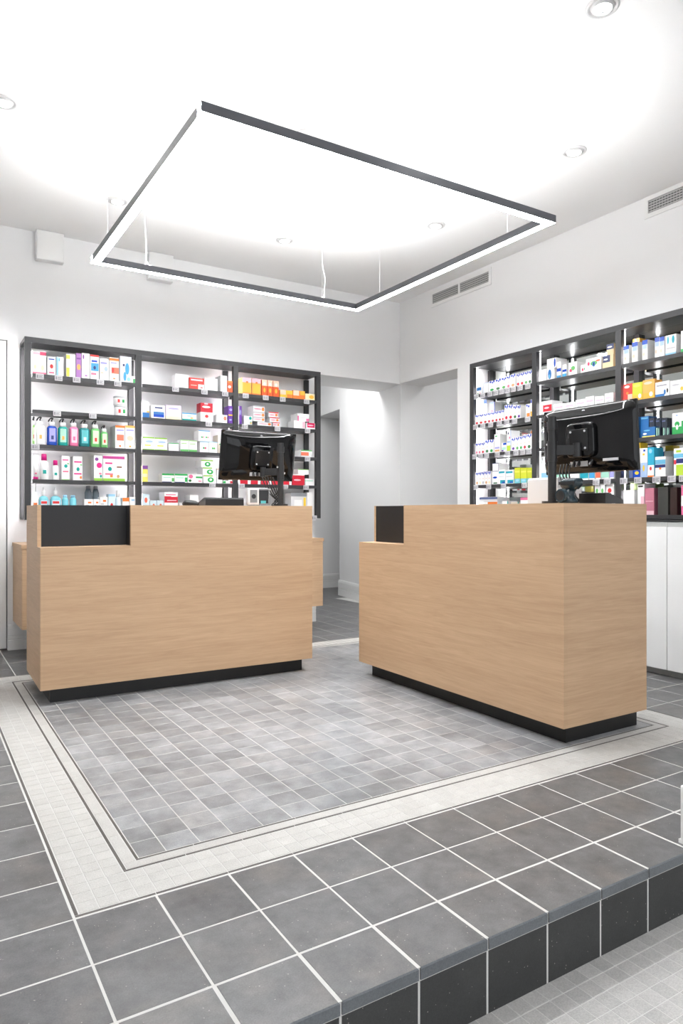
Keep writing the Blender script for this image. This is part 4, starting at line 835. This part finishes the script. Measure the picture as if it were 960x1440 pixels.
R|0|1|box|3.876|3.893|1.815|1.949|0|0.1|narrow white box with blue top and orange base|W|0.1,0.9,0.8,0.98,blue;0.2,0.95,0.02,0.3,yellowo
R|0|2|box|4.49|4.519|1.56|1.658|0|0.1|white blue-ribbon box with pale pink print|W|0.1,0.45,0.8,0.98,blue;0.5,0.7,0.72,0.9,blue;0.72,0.95,0.82,1,blue;0.2,0.8,0.06,0.28,rose;0.3,0.7,0.45,0.5,peach
R|0|2|box|4.45|4.487|1.56|1.658|0|0.1|white blue-ribbon box with pink print|W|0.1,0.45,0.8,0.98,blue;0.5,0.7,0.72,0.9,blue;0.72,0.95,0.82,1,blue;0.2,0.8,0.06,0.28,rose;0.3,0.7,0.45,0.5,peach
R|0|2|box|4.408|4.447|1.56|1.657|0|0.1|white blue-ribbon box with red print|W|0.1,0.45,0.8,0.98,blue;0.5,0.7,0.72,0.9,blue;0.72,0.95,0.82,1,blue;0.2,0.8,0.06,0.28,crim;0.3,0.7,0.45,0.5,peach
R|0|2|box|4.353|4.402|1.56|1.673|0|0.1|white blue-ribbon box with dark leaf print|W|0.1,0.45,0.8,0.98,blue;0.5,0.7,0.72,0.9,blue;0.72,0.95,0.82,1,blue;0.2,0.8,0.06,0.28,greend;0.3,0.7,0.45,0.5,peach
R|0|2|box|4.3|4.35|1.56|1.673|0|0.1|white blue-ribbon box with green leaf print|W|0.1,0.45,0.8,0.98,blue;0.5,0.7,0.72,0.9,blue;0.72,0.95,0.82,1,blue;0.2,0.8,0.06,0.28,green;0.3,0.7,0.45,0.5,peach
R|0|2|box|4.225|4.292|1.56|1.712|0|0.12|tall white carton with small green mark|W|0.15,0.5,0.86,0.93,green;0.1,0.9,0.05,0.15,tan;0.1,0.9,0.2,0.3,lav
R|0|2|box|4.153|4.206|1.56|1.634|0|0.08|white box with deep blue block|W|0.3,1,0.75,0.97,blueb;0.1,0.9,0.2,0.5,mint;0,0.4,0.05,0.2,violet
R|0|2|box|4.101|4.146|1.56|1.729|0|0.1|tall white carton with lime base|W|0,1,0,0.28,limeb;0.2,0.45,0.8,0.92,navy;0.5,0.8,0.6,0.7,rose;0.1,0.8,0.4,0.5,lavb;0.9,1,0,1,lavb
R|0|2|box|4.054|4.096|1.56|1.663|0|0.1|white blue-ribbon box with purple print|W|0.1,0.45,0.8,0.98,blue;0.5,0.7,0.72,0.9,blue;0.72,0.95,0.82,1,blue;0.2,0.8,0.06,0.28,violet;0.3,0.7,0.45,0.5,peach
R|0|2|box|4.012|4.051|1.56|1.667|0|0.1|white blue-ribbon box with green ring print|W|0.1,0.45,0.8,0.98,blue;0.5,0.7,0.72,0.9,blue;0.72,0.95,0.82,1,blue;0.2,0.8,0.06,0.28,greenm;0.3,0.7,0.45,0.5,peach
R|0|2|box|3.973|4.009|1.56|1.672|0|0.1|white blue-ribbon box with lime print|W|0.1,0.45,0.8,0.98,blue;0.5,0.7,0.72,0.9,blue;0.72,0.95,0.82,1,blue;0.2,0.8,0.06,0.28,green;0.3,0.7,0.45,0.5,peach
R|0|2|box|3.932|3.97|1.56|1.677|0|0.1|white blue-ribbon box with red print|W|0.1,0.45,0.8,0.98,blue;0.5,0.7,0.72,0.9,blue;0.72,0.95,0.82,1,blue;0.2,0.8,0.06,0.28,crim;0.3,0.7,0.45,0.5,peach
R|0|2|box|3.881|3.929|1.56|1.681|0|0.1|white blue-ribbon box with leaf print|W|0.1,0.45,0.8,0.98,blue;0.5,0.7,0.72,0.9,blue;0.72,0.95,0.82,1,blue;0.2,0.8,0.06,0.28,greend;0.3,0.7,0.45,0.5,peach
R|0|3|box|4.482|4.519|1.295|1.406|0|0.1|white blue-ribbon box with tan print|W|0.1,0.45,0.8,0.98,blue;0.5,0.7,0.72,0.9,blue;0.72,0.95,0.82,1,blue;0.2,0.8,0.06,0.28,tan;0.3,0.7,0.45,0.5,peach
R|0|3|box|4.446|4.479|1.295|1.407|0|0.1|white blue-ribbon box with cream print|W|0.1,0.45,0.8,0.98,blue;0.5,0.7,0.72,0.9,blue;0.72,0.95,0.82,1,blue;0.2,0.8,0.06,0.28,cream;0.3,0.7,0.45,0.5,peach
R|0|3|box|4.407|4.443|1.295|1.408|0|0.1|white blue-ribbon box with grey print|W|0.1,0.45,0.8,0.98,blue;0.5,0.7,0.72,0.9,blue;0.72,0.95,0.82,1,blue;0.2,0.8,0.06,0.28,grey8;0.3,0.7,0.45,0.5,peach
R|0|3|box|4.371|4.404|1.295|1.409|0|0.1|white blue-ribbon box with tan print|W|0.1,0.45,0.8,0.98,blue;0.5,0.7,0.72,0.9,blue;0.72,0.95,0.82,1,blue;0.2,0.8,0.06,0.28,tan;0.3,0.7,0.45,0.5,peach
R|0|3|box|4.334|4.367|1.295|1.41|0|0.1|white blue-ribbon box with cream print|W|0.1,0.45,0.8,0.98,blue;0.5,0.7,0.72,0.9,blue;0.72,0.95,0.82,1,blue;0.2,0.8,0.06,0.28,cream;0.3,0.7,0.45,0.5,peach
R|0|3|box|4.244|4.316|1.295|1.401|0|0.12|white box with navy brush mark|W|0.1,0.8,0.45,0.62,blueb;0.2,0.8,0.05,0.15,greend
R|0|3|box|4.242|4.313|1.402|1.438|0|0.12|white box with navy bottom line on another|W|0,1,0,0.12,navy;0.95,1,0,1,navy
R|0|3|box|4.242|4.313|1.439|1.471|0|0.12|topmost white box with navy top line|W|0,1,0.88,1,navy;0.95,1,0,1,navy
R|0|3|box|4.164|4.238|1.295|1.412|0|0.12|white box with teal bar and teal leaf|W|0,0.85,0.76,0.9,tealb;0.2,0.95,0.03,0.28,tealb;0.5,0.9,0.05,0.15,blue;0.1,0.8,0.5,0.55,grey8
R|0|3|box|4.071|4.158|1.295|1.407|0|0.12|wider white box with teal bar and blue leaf|W|0,0.85,0.76,0.9,tealb;0.2,0.95,0.03,0.28,tealb;0.5,0.9,0.05,0.15,blue;0.1,0.8,0.5,0.55,grey8
R|0|3|box|4.002|4.062|1.295|1.42|0|0.12|lime box nearest the teal boxes|limey|0,1,0,0.3,aqua;0.2,0.8,0.1,0.25,skyl;0.1,0.9,0.7,0.8,yellowp
R|0|3|box|3.932|3.996|1.295|1.416|0|0.12|middle lime box|limey|0,1,0,0.3,aqua;0.2,0.8,0.1,0.25,skyl;0.1,0.9,0.7,0.8,yellowp
R|0|3|box|3.878|3.928|1.295|1.413|0|0.12|lime box beside the post|limey|0,1,0,0.3,aqua;0.2,0.8,0.1,0.25,skyl;0.1,0.9,0.7,0.8,yellowp
R|0|4|box|4.256|4.474|1.15|1.191|0|0.14|flat box with blue grey top stripes|grey9|0,1,0.5,0.95,slate
R|0|4|box|4.256|4.419|1.045|1.149|0|0.12|flat white box with orange side|W|0.3,1,0.3,1,orange
R|0|4|box|4.133|4.202|1.045|1.155|0|0.1|low white box with teal edge|W|0.85,1,0,1,teal
R|0|4|box|4.018|4.105|1.045|1.146|0|0.1|low pale box with teal edge|beige|0.9,1,0,1,teal
R|0|4|box|3.903|3.998|1.045|1.179|0|0.1|pink and white striped carton|W|0,1,0.85,1,pinkm;0,1,0.1,0.4,pinkm;0.1,0.8,0.55,0.6,pinkl
R|1|0|box|3.731|3.804|2.075|2.163|0|0.1|plain white carton beside post|W|0.1,0.8,0.3,0.35,grey9
R|1|0|box|3.635|3.724|2.159|2.234|0|0.12|white carton with blue end on blue figure carton|W|0.75,0.95,0.05,0.95,blueb
R|1|0|box|3.653|3.721|2.075|2.158|0|0.12|white carton with blue figure|W|0.1,0.6,0.05,0.95,azured;0.2,0.4,0.1,0.5,sky
R|1|0|box|3.589|3.628|2.075|2.194|0|0.12|white carton with blue waves|W|0,1,0.4,0.6,blueb;0,1,0,0.15,azure
R|1|0|box|3.537|3.574|2.075|2.165|0|0.1|small white carton with blue waves|W|0,1,0.4,0.6,blueb;0,1,0,0.25,azure
R|1|0|box|3.443|3.517|2.075|2.169|0|0.12|white carton with green swirl|W|0.1,0.45,0.25,0.5,pinkred;0.3,0.8,0.35,0.7,greenm
R|1|0|box|3.367|3.406|2.075|2.133|0|0.06|small white carton with pink dot|W|0.2,0.6,0.2,0.6,pinkred;0.7,0.9,0.3,0.6,green
R|1|0|box|3.23|3.361|2.075|2.167|0|0.1|white carton with green and blue eye|W|0.1,0.25,0.45,0.75,pinkred;0.3,0.75,0.4,0.75,greenm;0.42,0.62,0.3,0.7,azured;0.48,0.55,0.4,0.6,black;0.65,0.95,0.65,0.8,coral
R|1|0|box|3.13|3.218|2.075|2.162|0|0.1|cream carton with navy panel|creamd|0.02,0.7,0.45,1,navys;0.1,0.5,0.62,0.75,W
R|1|0|box|3.127|3.185|2.163|2.237|0|0.1|cream carton with navy top on stack|creamd|0,1,0.5,1,navys;0.1,0.8,0.65,0.8,W
R|1|1|box|3.678|3.8|1.815|1.917|0|0.12|white carton with crimson panel|W|0.3,1,0.2,0.7,crim;0.4,0.8,0.4,0.55,rosel
R|1|1|box|3.563|3.662|1.815|1.879|0|0.11|white carton with faint pink lettering above monitor|W|0.1,0.9,0.5,0.7,pinkl;0.2,0.6,0.25,0.35,grey8
R|1|1|box|3.464|3.558|1.815|1.876|0|0.11|white carton with faint pink lettering above monitor|W|0.1,0.9,0.5,0.7,pinkl;0.2,0.6,0.25,0.35,grey8
R|1|1|box|3.369|3.454|1.815|1.885|0|0.11|white carton with faint pink lettering above monitor|W|0.1,0.9,0.5,0.7,pinkl;0.2,0.6,0.25,0.35,grey8
R|1|1|box|3.293|3.365|1.815|1.895|0|0.11|white carton with faint pink lettering above monitor|W|0.1,0.9,0.5,0.7,pinkl;0.2,0.6,0.25,0.35,grey8
R|1|1|box|3.21|3.283|1.815|1.884|0|0.11|white carton with faint pink lettering above monitor|W|0.1,0.9,0.5,0.7,pinkl;0.2,0.6,0.25,0.35,grey8
R|1|1|box|3.13|3.201|1.815|1.896|0|0.11|white carton with faint pink lettering above monitor|W|0.1,0.9,0.5,0.7,pinkl;0.2,0.6,0.25,0.35,grey8
R|1|3|box|3.654|3.786|1.295|1.435|0|0.1|small carton with pale blue band peeking under monitor|W|0,1,0.1,0.5,skyl
R|1|3|box|3.52|3.645|1.295|1.427|0|0.1|small carton with mint band peeking under monitor|W|0,1,0.1,0.5,mint
R|1|3|box|3.423|3.511|1.295|1.42|0|0.1|small carton with white band peeking under monitor|W|0,1,0.1,0.5,W
R|1|3|box|3.341|3.414|1.295|1.415|0|0.1|small carton with teal band peeking under monitor|W|0,1,0.1,0.5,tealb
R|1|3|box|3.286|3.333|1.295|1.411|0|0.1|small carton with blue band peeking under monitor|W|0,1,0.1,0.5,azure
R|1|3|box|3.237|3.277|1.295|1.408|0|0.1|small carton with coral band peeking under monitor|W|0,1,0.1,0.5,coral
R|1|3|box|3.166|3.229|1.295|1.404|0|0.1|small carton with mint band peeking under monitor|W|0,1,0.1,0.5,mint
R|1|3|box|3.126|3.158|1.295|1.401|0|0.1|small carton with lavender band peeking under monitor|W|0,1,0.1,0.5,lav
R|1|4|box|3.243|3.284|1.045|1.263|0|0.1|green swirl carton left of its twin|W|0.1,0.8,0.3,0.6,green;0.2,0.7,0.7,0.85,greenm
R|1|4|box|3.199|3.238|1.045|1.263|0|0.1|green swirl carton beside blue dotted carton|W|0.1,0.8,0.3,0.6,green;0.2,0.7,0.7,0.85,greenm
R|1|4|box|3.126|3.188|1.045|1.263|0|0.1|white carton with blue and red dots|W|0.1,0.8,0.3,0.6,blueb;0.2,0.7,0.7,0.85,red
R|2|0|box|2.995|3.048|2.075|2.259|0.1|0.08|yellow carton behind blue cartons|yellowo|0.3,0.5,0,1,creamd
R|2|0|box|3.006|3.048|2.075|2.2|0|0.09|white carton with blue shaded top|W|0,1,0.78,1,blueb;0.1,0.9,0.55,0.78,lavb;0.1,0.5,0.2,0.4,peach
R|2|0|box|2.939|2.982|2.075|2.21|0|0.09|white carton with blue shaded top|W|0,1,0.78,1,blueb;0.1,0.9,0.55,0.78,lavb;0.1,0.5,0.2,0.4,peach
R|2|0|box|2.866|2.905|2.075|2.208|0|0.09|white carton with blue shaded top|W|0,1,0.78,1,blueb;0.1,0.9,0.55,0.78,lavb;0.1,0.5,0.2,0.4,peach
R|2|0|box|2.781|2.812|2.075|2.206|0|0.09|white carton with blue shaded top|W|0,1,0.78,1,blueb;0.1,0.9,0.55,0.78,lavb;0.1,0.5,0.2,0.4,peach
R|2|0|box|2.744|2.778|2.075|2.203|0|0.09|white carton with blue shaded top|W|0,1,0.78,1,blueb;0.1,0.9,0.55,0.78,lavb;0.1,0.5,0.2,0.4,peach
R|2|0|box|2.663|2.736|2.075|2.203|0|0.1|white carton with two teal triangles|W|0.15,0.32,0.55,0.95,tealb;0.6,0.85,0.55,0.95,tealb;0,1,0,0.1,skyl;0.1,0.9,0.3,0.36,grey8
R|2|0|box|2.568|2.63|2.075|2.21|0|0.1|tall white carton at picture edge|W|0,0.3,0,0.15,green
R|2|1|box|2.981|3.048|1.815|1.937|0|0.08|red orange carton with white lettering|redo|0.1,0.7,0.75,0.9,W;0.5,1,0.1,0.4,peach;0.3,0.6,0.4,0.55,orange
R|2|1|box|2.905|2.979|1.815|1.934|0|0.08|yellow green carton|limey|0.1,0.8,0.75,0.9,yellowp;0,1,0,0.3,yellowo;0.6,0.9,0.1,0.35,W
R|2|1|box|2.814|2.901|1.815|1.94|0|0.08|light orange carton|orangel|0.1,0.8,0.75,0.9,peach;0,1,0,0.3,yellowo;0.55,0.85,0.1,0.35,W
R|2|1|box|2.709|2.809|1.815|1.911|0|0.08|white carton with blue swoosh|W|0,0.65,0,0.18,azured;0.6,0.75,0.1,0.45,azured;0.8,0.92,0.2,0.5,grey3;0.1,0.8,0.7,0.8,grey7
R|2|1|box|2.597|2.704|1.815|1.904|0|0.08|white carton with orange sun|W|0.65,0.85,0.2,0.5,yellowo;0.1,0.6,0.6,0.75,grey8
R|2|2|box|2.969|3.016|1.56|1.711|0|0.1|blue carton with white band nearest monitor|azured|0.2,0.95,0.25,0.36,W;0,1,0,0.06,yellowp;0.1,0.9,0.88,0.95,sky
R|2|2|box|2.895|2.957|1.56|1.708|0.055|0.1|upright blue carton behind flat one|azured|0.1,0.9,0.88,0.95,sky
R|2|2|box|2.809|2.904|1.56|1.625|0|0.045|flat blue carton with white lettering|azured|0.1,0.6,0.6,0.75,sky;0.05,0.35,0.25,0.45,W;0,1,0,0.12,yellowp
R|2|2|box|2.851|2.89|1.56|1.692|0.055|0.1|dark navy carton behind flat one|navyd|0.1,0.7,0.8,0.86,slate
R|2|2|box|2.806|2.844|1.56|1.687|0.055|0.1|dark navy carton behind flat one|navyd|0.1,0.7,0.8,0.86,slate
R|2|2|box|2.762|2.801|1.56|1.682|0.055|0.1|dark navy carton behind flat one|navyd|0.1,0.7,0.8,0.86,slate
R|2|2|box|2.773|2.801|1.56|1.617|0|0.045|small dark teal carton with pale spine|navyd|0,0.25,0.05,0.95,mint;0.5,0.7,0.05,0.95,mint
R|2|2|box|2.732|2.753|1.56|1.612|0|0.045|small dark teal carton with pale spine|navyd|0,0.25,0.05,0.95,mint;0.5,0.7,0.05,0.95,mint
R|2|2|box|2.706|2.726|1.56|1.61|0|0.045|small dark teal carton with pale spine|navyd|0,0.25,0.05,0.95,mint;0.5,0.7,0.05,0.95,mint
R|2|2|box|2.605|2.69|1.56|1.695|0|0.1|white carton with green bubbles|W|0,1,0,0.35,green;0.2,0.6,0.35,0.6,green;0.3,0.5,0.2,0.45,W;0.75,1,0.35,0.6,green;0.3,0.45,0.85,0.92,lavb
R|2|3|box|2.976|3.004|1.295|1.487|0|0.1|narrow dark blue carton beside monitor|blueb|0,1,0,0.45,slate
R|2|3|box|2.92|2.976|1.491|1.528|0|0.08|yellow carton on tall white carton|yellow|0.4,0.6,0.65,0.85,navy;0.2,0.8,0.3,0.5,W
R|2|3|box|2.92|2.971|1.295|1.49|0|0.1|tall white carton with blue splash|W|0,1,0,0.45,blueb;0.1,0.6,0.35,0.55,W;0.2,0.8,0.1,0.22,yellow;0.4,0.7,0.88,0.95,blueb
R|2|3|box|2.867|2.916|1.295|1.489|0|0.1|tall white carton with pale blue base|W|0,1,0,0.5,lavb;0.3,0.6,0.2,0.42,yellow;0.4,0.7,0.88,0.95,blueb;0.3,0.6,0.75,0.82,yellow
R|2|3|box|2.818|2.864|1.295|1.49|0|0.1|tall cyan carton with red dot|cyan|0,1,0,0.4,W;0.3,0.65,0.22,0.35,red;0,1,0,0.05,orange;0.2,0.7,0.8,0.95,skyl
R|2|3|box|2.737|2.81|1.295|1.424|0|0.08|white carton with sea picture|W|0,1,0.62,0.85,sky;0,1,0.45,0.6,navy;0.4,0.6,0.35,0.45,orange
R|2|3|box|2.597|2.678|1.295|1.469|0|0.09|white carton with red navy stripe and lime base|W|0,0.2,0.42,0.58,crim;0.2,1,0.45,0.62,navy;0,1,0.65,0.8,sky;0.2,1,0,0.4,limeb;0.2,0.6,0.85,0.93,limeb
R|2|4|box|2.99|3.048|1.045|1.263|0.075|0.08|olive green carton behind white one|olive|
R|2|4|box|2.964|3.048|1.045|1.213|0|0.06|white carton with blue corner|W|0.1,0.4,0.1,0.35,blueb;0.4,0.9,0,0.25,tan
R|2|4|box|2.89|2.94|1.045|1.25|0|0.12|tall white carton with pink fade|W|0.5,1,0.1,0.6,pinkl;0,0.4,0,0.12,tan;0.1,0.8,0.9,0.95,black
R|2|4|box|2.819|2.885|1.045|1.221|0|0.1|dusty pink carton|dusty|0,1,0,0.15,rosel;0.1,0.9,0.5,0.52,rosel
R|2|4|box|2.719|2.79|1.045|1.225|0|0.1|dark grey carton|grey3|0,0,0,0,grey3
R|2|4|box|2.657|2.704|1.045|1.221|0|0.1|dark brown carton|brownd|
R|2|4|box|2.578|2.628|1.045|1.232|0|0.1|pink and white carton at picture edge|pinkm|0,1,0.3,0.65,W'''
TAGS = '''L|0|0|0.825
L|0|0|0.958
L|0|0|1.089
L|0|0|1.266
L|0|0|1.401
L|0|1|0.947
L|0|1|1.209
L|0|2|0.795
L|1|0|1.872
L|1|0|2.124
L|1|0|2.312
L|1|1|2.163
L|1|3|2.196
L|2|0|2.504
L|2|0|2.698
L|2|0|2.868
L|2|0|3.115
L|2|1|2.496
L|2|1|2.815
L|2|1|3.125
L|2|2|3.125
L|2|3|2.466
L|2|3|2.895
L|2|3|3.109
L|2|4|3.195
R|0|0|4.497
R|0|0|4.419
R|0|0|4.33
R|0|0|4.261
R|0|0|4.195
R|0|0|4.13
R|0|0|4.063
R|0|0|3.989
R|0|0|3.908
R|0|1|4.507
R|0|1|4.416
R|0|1|4.321
R|0|1|4.221
R|0|1|4.137
R|0|1|4.049
R|0|1|3.909
R|0|2|4.517
R|0|2|4.446
R|0|2|4.371
R|0|2|4.244
R|0|2|4.128
R|0|2|4.033
R|0|2|3.964
R|0|2|3.897
R|0|3|4.502
R|0|3|4.345
R|0|3|4.174
R|0|3|3.944
R|1|3|3.262
R|1|3|3.17
R|2|3|3.038
R|2|3|2.928
R|2|3|2.792
R|2|3|2.685
R|2|3|2.607'''
def plabel(desc, i, u, b, s):
    bay = BAYN[u][b].replace('-', ' ').split()   # e.g. left bay back wall shelving
    for suf in (', %s from left, %s shelf, %s' % (ORD[i], SHN[s], BAYN[u][b]), ', %s on %s shelf, %s' % (ORD[i], SHN[s], BAYN[u][b]), ', %s, %s shelf, %s' % (ORD[i], SHN[s], BAYN[u][b].replace(' shelving', ''))):
        if len((desc + suf).replace('-', ' ').split()) <= 16: return desc + suf
    return desc + suf
def carton(w_, h, d, base, pats, label, group):
    o = obj('carton', bv(-w_ / 2, w_ / 2, 0, d, 0, h), BF, pal(base))
    tag(o, label, 'box', group)
    k = 0
    for p in pats:
        u0, u1, v0, v1, c = p
        if u1 <= u0: continue
        k += 1; e = 0.0004 + 0.00025 * k
        x0, x1, z0, z1 = -w_ / 2 + u0 * w_, -w_ / 2 + u1 * w_, v0 * h, v1 * h
        if 0.02 < u0 and u1 < 0.99 and v0 > 0.01 and v1 < 0.99 and (v1 - v0) > 0.11 and (u1 - u0) < 0.72:
            n = 12; mx, mz, rx, rz_ = (x0 + x1) / 2, (z0 + z1) / 2, (x1 - x0) / 2, (z1 - z0) / 2
            ring_ = [(mx + rx * math.cos(2 * PI * q / n), mz + rz_ * math.sin(2 * PI * q / n)) for q in range(n)]
            obj('print', [(a, -e, b) for a, b in ring_] + [(a, -0.0001, b) for a, b in ring_], [tuple(range(n))] + [(q, n + q, n + (q + 1) % n, (q + 1) % n) for q in range(n)], pal(c), o)
            continue
        obj('print', [(x0, -e, z0), (x1, -e, z0), (x1, -e, z1), (x0, -e, z1), (x0, -0.0001, z0), (x1, -0.0001, z0), (x1, -0.0001, z1), (x0, -0.0001, z1)],
            [(0, 1, 2, 3), (0, 4, 5, 1), (1, 5, 6, 2), (2, 6, 7, 3), (3, 7, 4, 0)], pal(c), o)
    return o
def patch(name, w_, z0, z1, y, mat, parent): return box(name, -w_ / 2, w_ / 2, y - 0.0008, y, z0, z1, mat, parent)
def bottle(kind, w_, h, base, pats, label, group):
    cat = {'jar': 'tin', 'tube': 'tube'}.get(kind, 'bottle'); r = w_ / 2
    t = tag(bpy.data.objects.new({'jar': 'tin', 'tube': 'tube', 'spray': 'spray_bottle', 'capb': 'bottle', 'capc': 'bottle'}.get(kind, 'pump_bottle'), None), label, cat, group)
    C.objects.link(t); rd = min(r, 0.03); bm_ = pal(base, 0.25); cy_ = rd + 0.002
    if kind == 'jar':
        loft('can', [(0, 0, r, r, r), (0.006, 0, r, r, r), (h - 0.016, 0, r, r, r)], bm_, t)
        loft('lid', [(h - 0.0155, 0, r, r * 1.02, r * 1.02), (h - 0.004, 0, r, r * 1.02, r * 1.02), (h, 0, r, r * 0.9, r * 0.9)], M_lgrey, t)
        for i, c in enumerate(pats): patch('label', r * 0.5, h * 0.25, h * 0.6, -0.0005 , pal(c), t).location.x = (-0.3 + 0.6 * i) * r
        for ch in t.children:
            if ch.name.startswith('label'): ch.location.y = 0.0 if False else r * 0.045
    elif kind in ('pump', 'pumps'):
        hb = h * 0.70
        loft('body', [(0, 0, cy_, r * .92, rd * .92, 4), (0.008, 0, cy_, r, rd, 4), (hb - 0.012, 0, cy_, r * .96, rd, 4), (hb, 0, cy_, r * .72, rd * .7, 3)], bm_, t)
        loft('neck', [(hb + .0003, 0, cy_, r * .66, rd * .62, 3), (h * .86, 0, cy_, r * .62, rd * .55, 3)], pal('W'), t)
        z = h * .86
        tube('pump_head', [(0, cy_, z), (0, cy_, h * .93), (0.2 * r, cy_ - 0.004, h * .985), (-0.35 * r, cy_ - 0.012, h * .97), (-0.75 * r, cy_ - 0.016, h * .86)], 0.0055, M_rubber, t)
        patch('label', w_ * .62, hb * .18, hb * .88, cy_ - rd - 0.0003, pal(pats[0]), t)
        patch('emblem', w_ * .25, hb * .3, hb * .5, cy_ - rd - 0.0013, pal({'lav': 'navy', 'mint': 'orangel', 'greenw': 'red', 'W': 'orangel', 'tealm': 'W', 'rosel': 'pinkm'}.get(pats[0], 'W')), t)
    elif kind == 'pumpw':
        hb = h * 0.70
        loft('body', [(0, 0, cy_, r, rd, 4), (hb * .80, 0, cy_, r, rd, 4), (hb * .93, 0, cy_, r * .85, rd * .85, 3), (hb, 0, cy_, r * .4, rd * .5, 3)], bm_, t)
        loft('neck', [(hb + .0003, 0, cy_, r * .36, rd * .4), (h * .88, 0, cy_, r * .34, rd * .38)], pal('W'), t)
        MB().cyl((0, cy_, h * .88), (0, cy_, h * .97), 0.006).box(-0.004, 0.004, cy_ - 0.035, cy_ + 0.008, h * .94, h).build('pump_head', pal('W'), t)
        patch('label', w_ * .7, hb * .35, hb * .78, cy_ - rd - 0.0003, pal('skyw'), t); patch('emblem', w_ * .6, hb * .62, hb * .74, cy_ - rd - 0.0013, pal(pats[0]), t)
    elif kind in ('capb', 'capc'):
        hb = h * (.74 if kind == 'capb' else .90)
        loft('body', [(0, 0, cy_, r * .95, rd * .95), (0.005, 0, cy_, r, rd), (hb * .86, 0, cy_, r, rd), (hb, 0, cy_, r * .6, rd * .6)], bm_, t)
        loft('cap', [(hb + .0003, 0, cy_, r * .66, rd * .66), (h - 0.003, 0, cy_, r * .62, rd * .62), (h, 0, cy_, r * .5, rd * .5)], pal(pats[0]), t)
        patch('label', w_ * .4, hb * .3, hb * .5, cy_ - rd - 0.0003, pal(pats[1]), t)
    elif kind == 'tube':
        loft('cap', [(0, 0, cy_, r * .8, rd * .8), (h * .1, 0, cy_, r * .82, rd * .82)], pal(pats[0]), t)
        loft('body', [(h * .1 + .0003, 0, cy_, r * .84, rd * .84), (h * .5, 0, cy_, r * .95, rd * .55), (h, 0, cy_, r, 0.003)], bm_, t)
        patch('label', w_ * .3, h * .2, h * .26, cy_ - rd - 0.0003, pal('rose'), t)
    elif kind == 'spray':
        loft('body', [(0, 0, cy_, r, rd, 4), (h * .45, 0, cy_, r, rd, 4), (h * .75, 0, cy_, r * .45, rd * .5, 3)], bm_, t)
        loft('nozzle', [(h * .75 + .0003, 0, cy_, r * .35, rd * .45, 3), (h * .97, 0, cy_, r * .22, rd * .4, 3), (h, 0, cy_, r * .1, rd * .2)], pal('W'), t)
        patch('label', w_ * .55, h * .22, h * .42, cy_ - rd - 0.0003, pal(pats[0]), t)
    return t
cnt = {}
for ln in PRODUCTS.strip().split('\n'):
    u, b, s, kind, a0, a1, z0, z1, off, dep, desc, base, pt = ln.split('|')
    b, s = int(b), int(s); a0, a1, z0, z1, off, dep = map(float, (a0, a1, z0, z1, off, dep))
    i = cnt.get((u, b, s), 0); cnt[(u, b, s)] = i + 1
    lab = plabel(desc, i, u, b, s)
    grp = 'products on the %s shelf, %s' % (SHN[s], BAYN[u][b])
    w_, h = a1 - a0, z1 - z0
    if kind == 'box':
        pats = [tuple(float(x) if k < 4 else x for k, x in enumerate(p.split(','))) for p in pt.split(';')] if pt else []
        o = carton(w_, h, min(dep, 0.20 - off), base, pats, lab, grp)
    else: o = bottle(kind, w_, h, base, pt.split(';'), lab, grp)
    if u == 'L': o.location = ((a0 + a1) / 2, 5.672 + off, z0 + 0.0004)
    else: o.location = (4.152 + off, (a0 + a1) / 2, z0 + 0.0004); o.rotation_euler = (0, 0, -PI / 2)

# price tags clipped on the shelf edges: one built, the rest copied
pt0 = None; cnt = {}
for ln in TAGS.strip().split('\n'):
    u, b, s, a = ln.split('|'); b, s, a = int(b), int(s), float(a)
    i = cnt.get((u, b, s), 0); cnt[(u, b, s)] = i + 1
    if pt0 is None:
        t = bpy.data.objects.new('price_tag', None); C.objects.link(t)
        box('holder', -0.028, 0.028, -0.0035, -0.0005, -0.036, 0.006, M_tagc, t)
        lb = box('paper', -0.025, 0.025, -0.0045, -0.0037, -0.033, 0.003, M_tagw, t)
        mb = MB(); mb.box(-0.022, -0.012, -0.0049, -0.0046, -0.028, -0.004)
        for k, (x0, x1) in enumerate(((-0.008, 0.02), (-0.008, 0.014), (-0.008, 0.021))): mb.box(x0, x1, -0.0049, -0.0046, -0.010 - k * 0.008, -0.006 - k * 0.008)
        mb.build('lettering', M_ink, lb)
        pt0 = t; src = t
    else:
        t = bpy.data.objects.new('price_tag', None); C.objects.link(t)
        for ch in src.children:
            c = ch.copy(); C.objects.link(c); c.parent = t
            for g2 in ch.children: d = g2.copy(); C.objects.link(d); d.parent = c
    tag(t, 'clear price tag, %s from left on %s shelf edge, %s' % (ORD[i], SHN[s], BAYN[u][b]), 'price tag', 'price tags on the shelf edges')
    if u == 'L': t.location = (a, 5.6615, SHL[s] - 0.004)
    else: t.location = (4.1415, a, SHR[s] - 0.004); t.rotation_euler = (0, 0, -PI / 2)
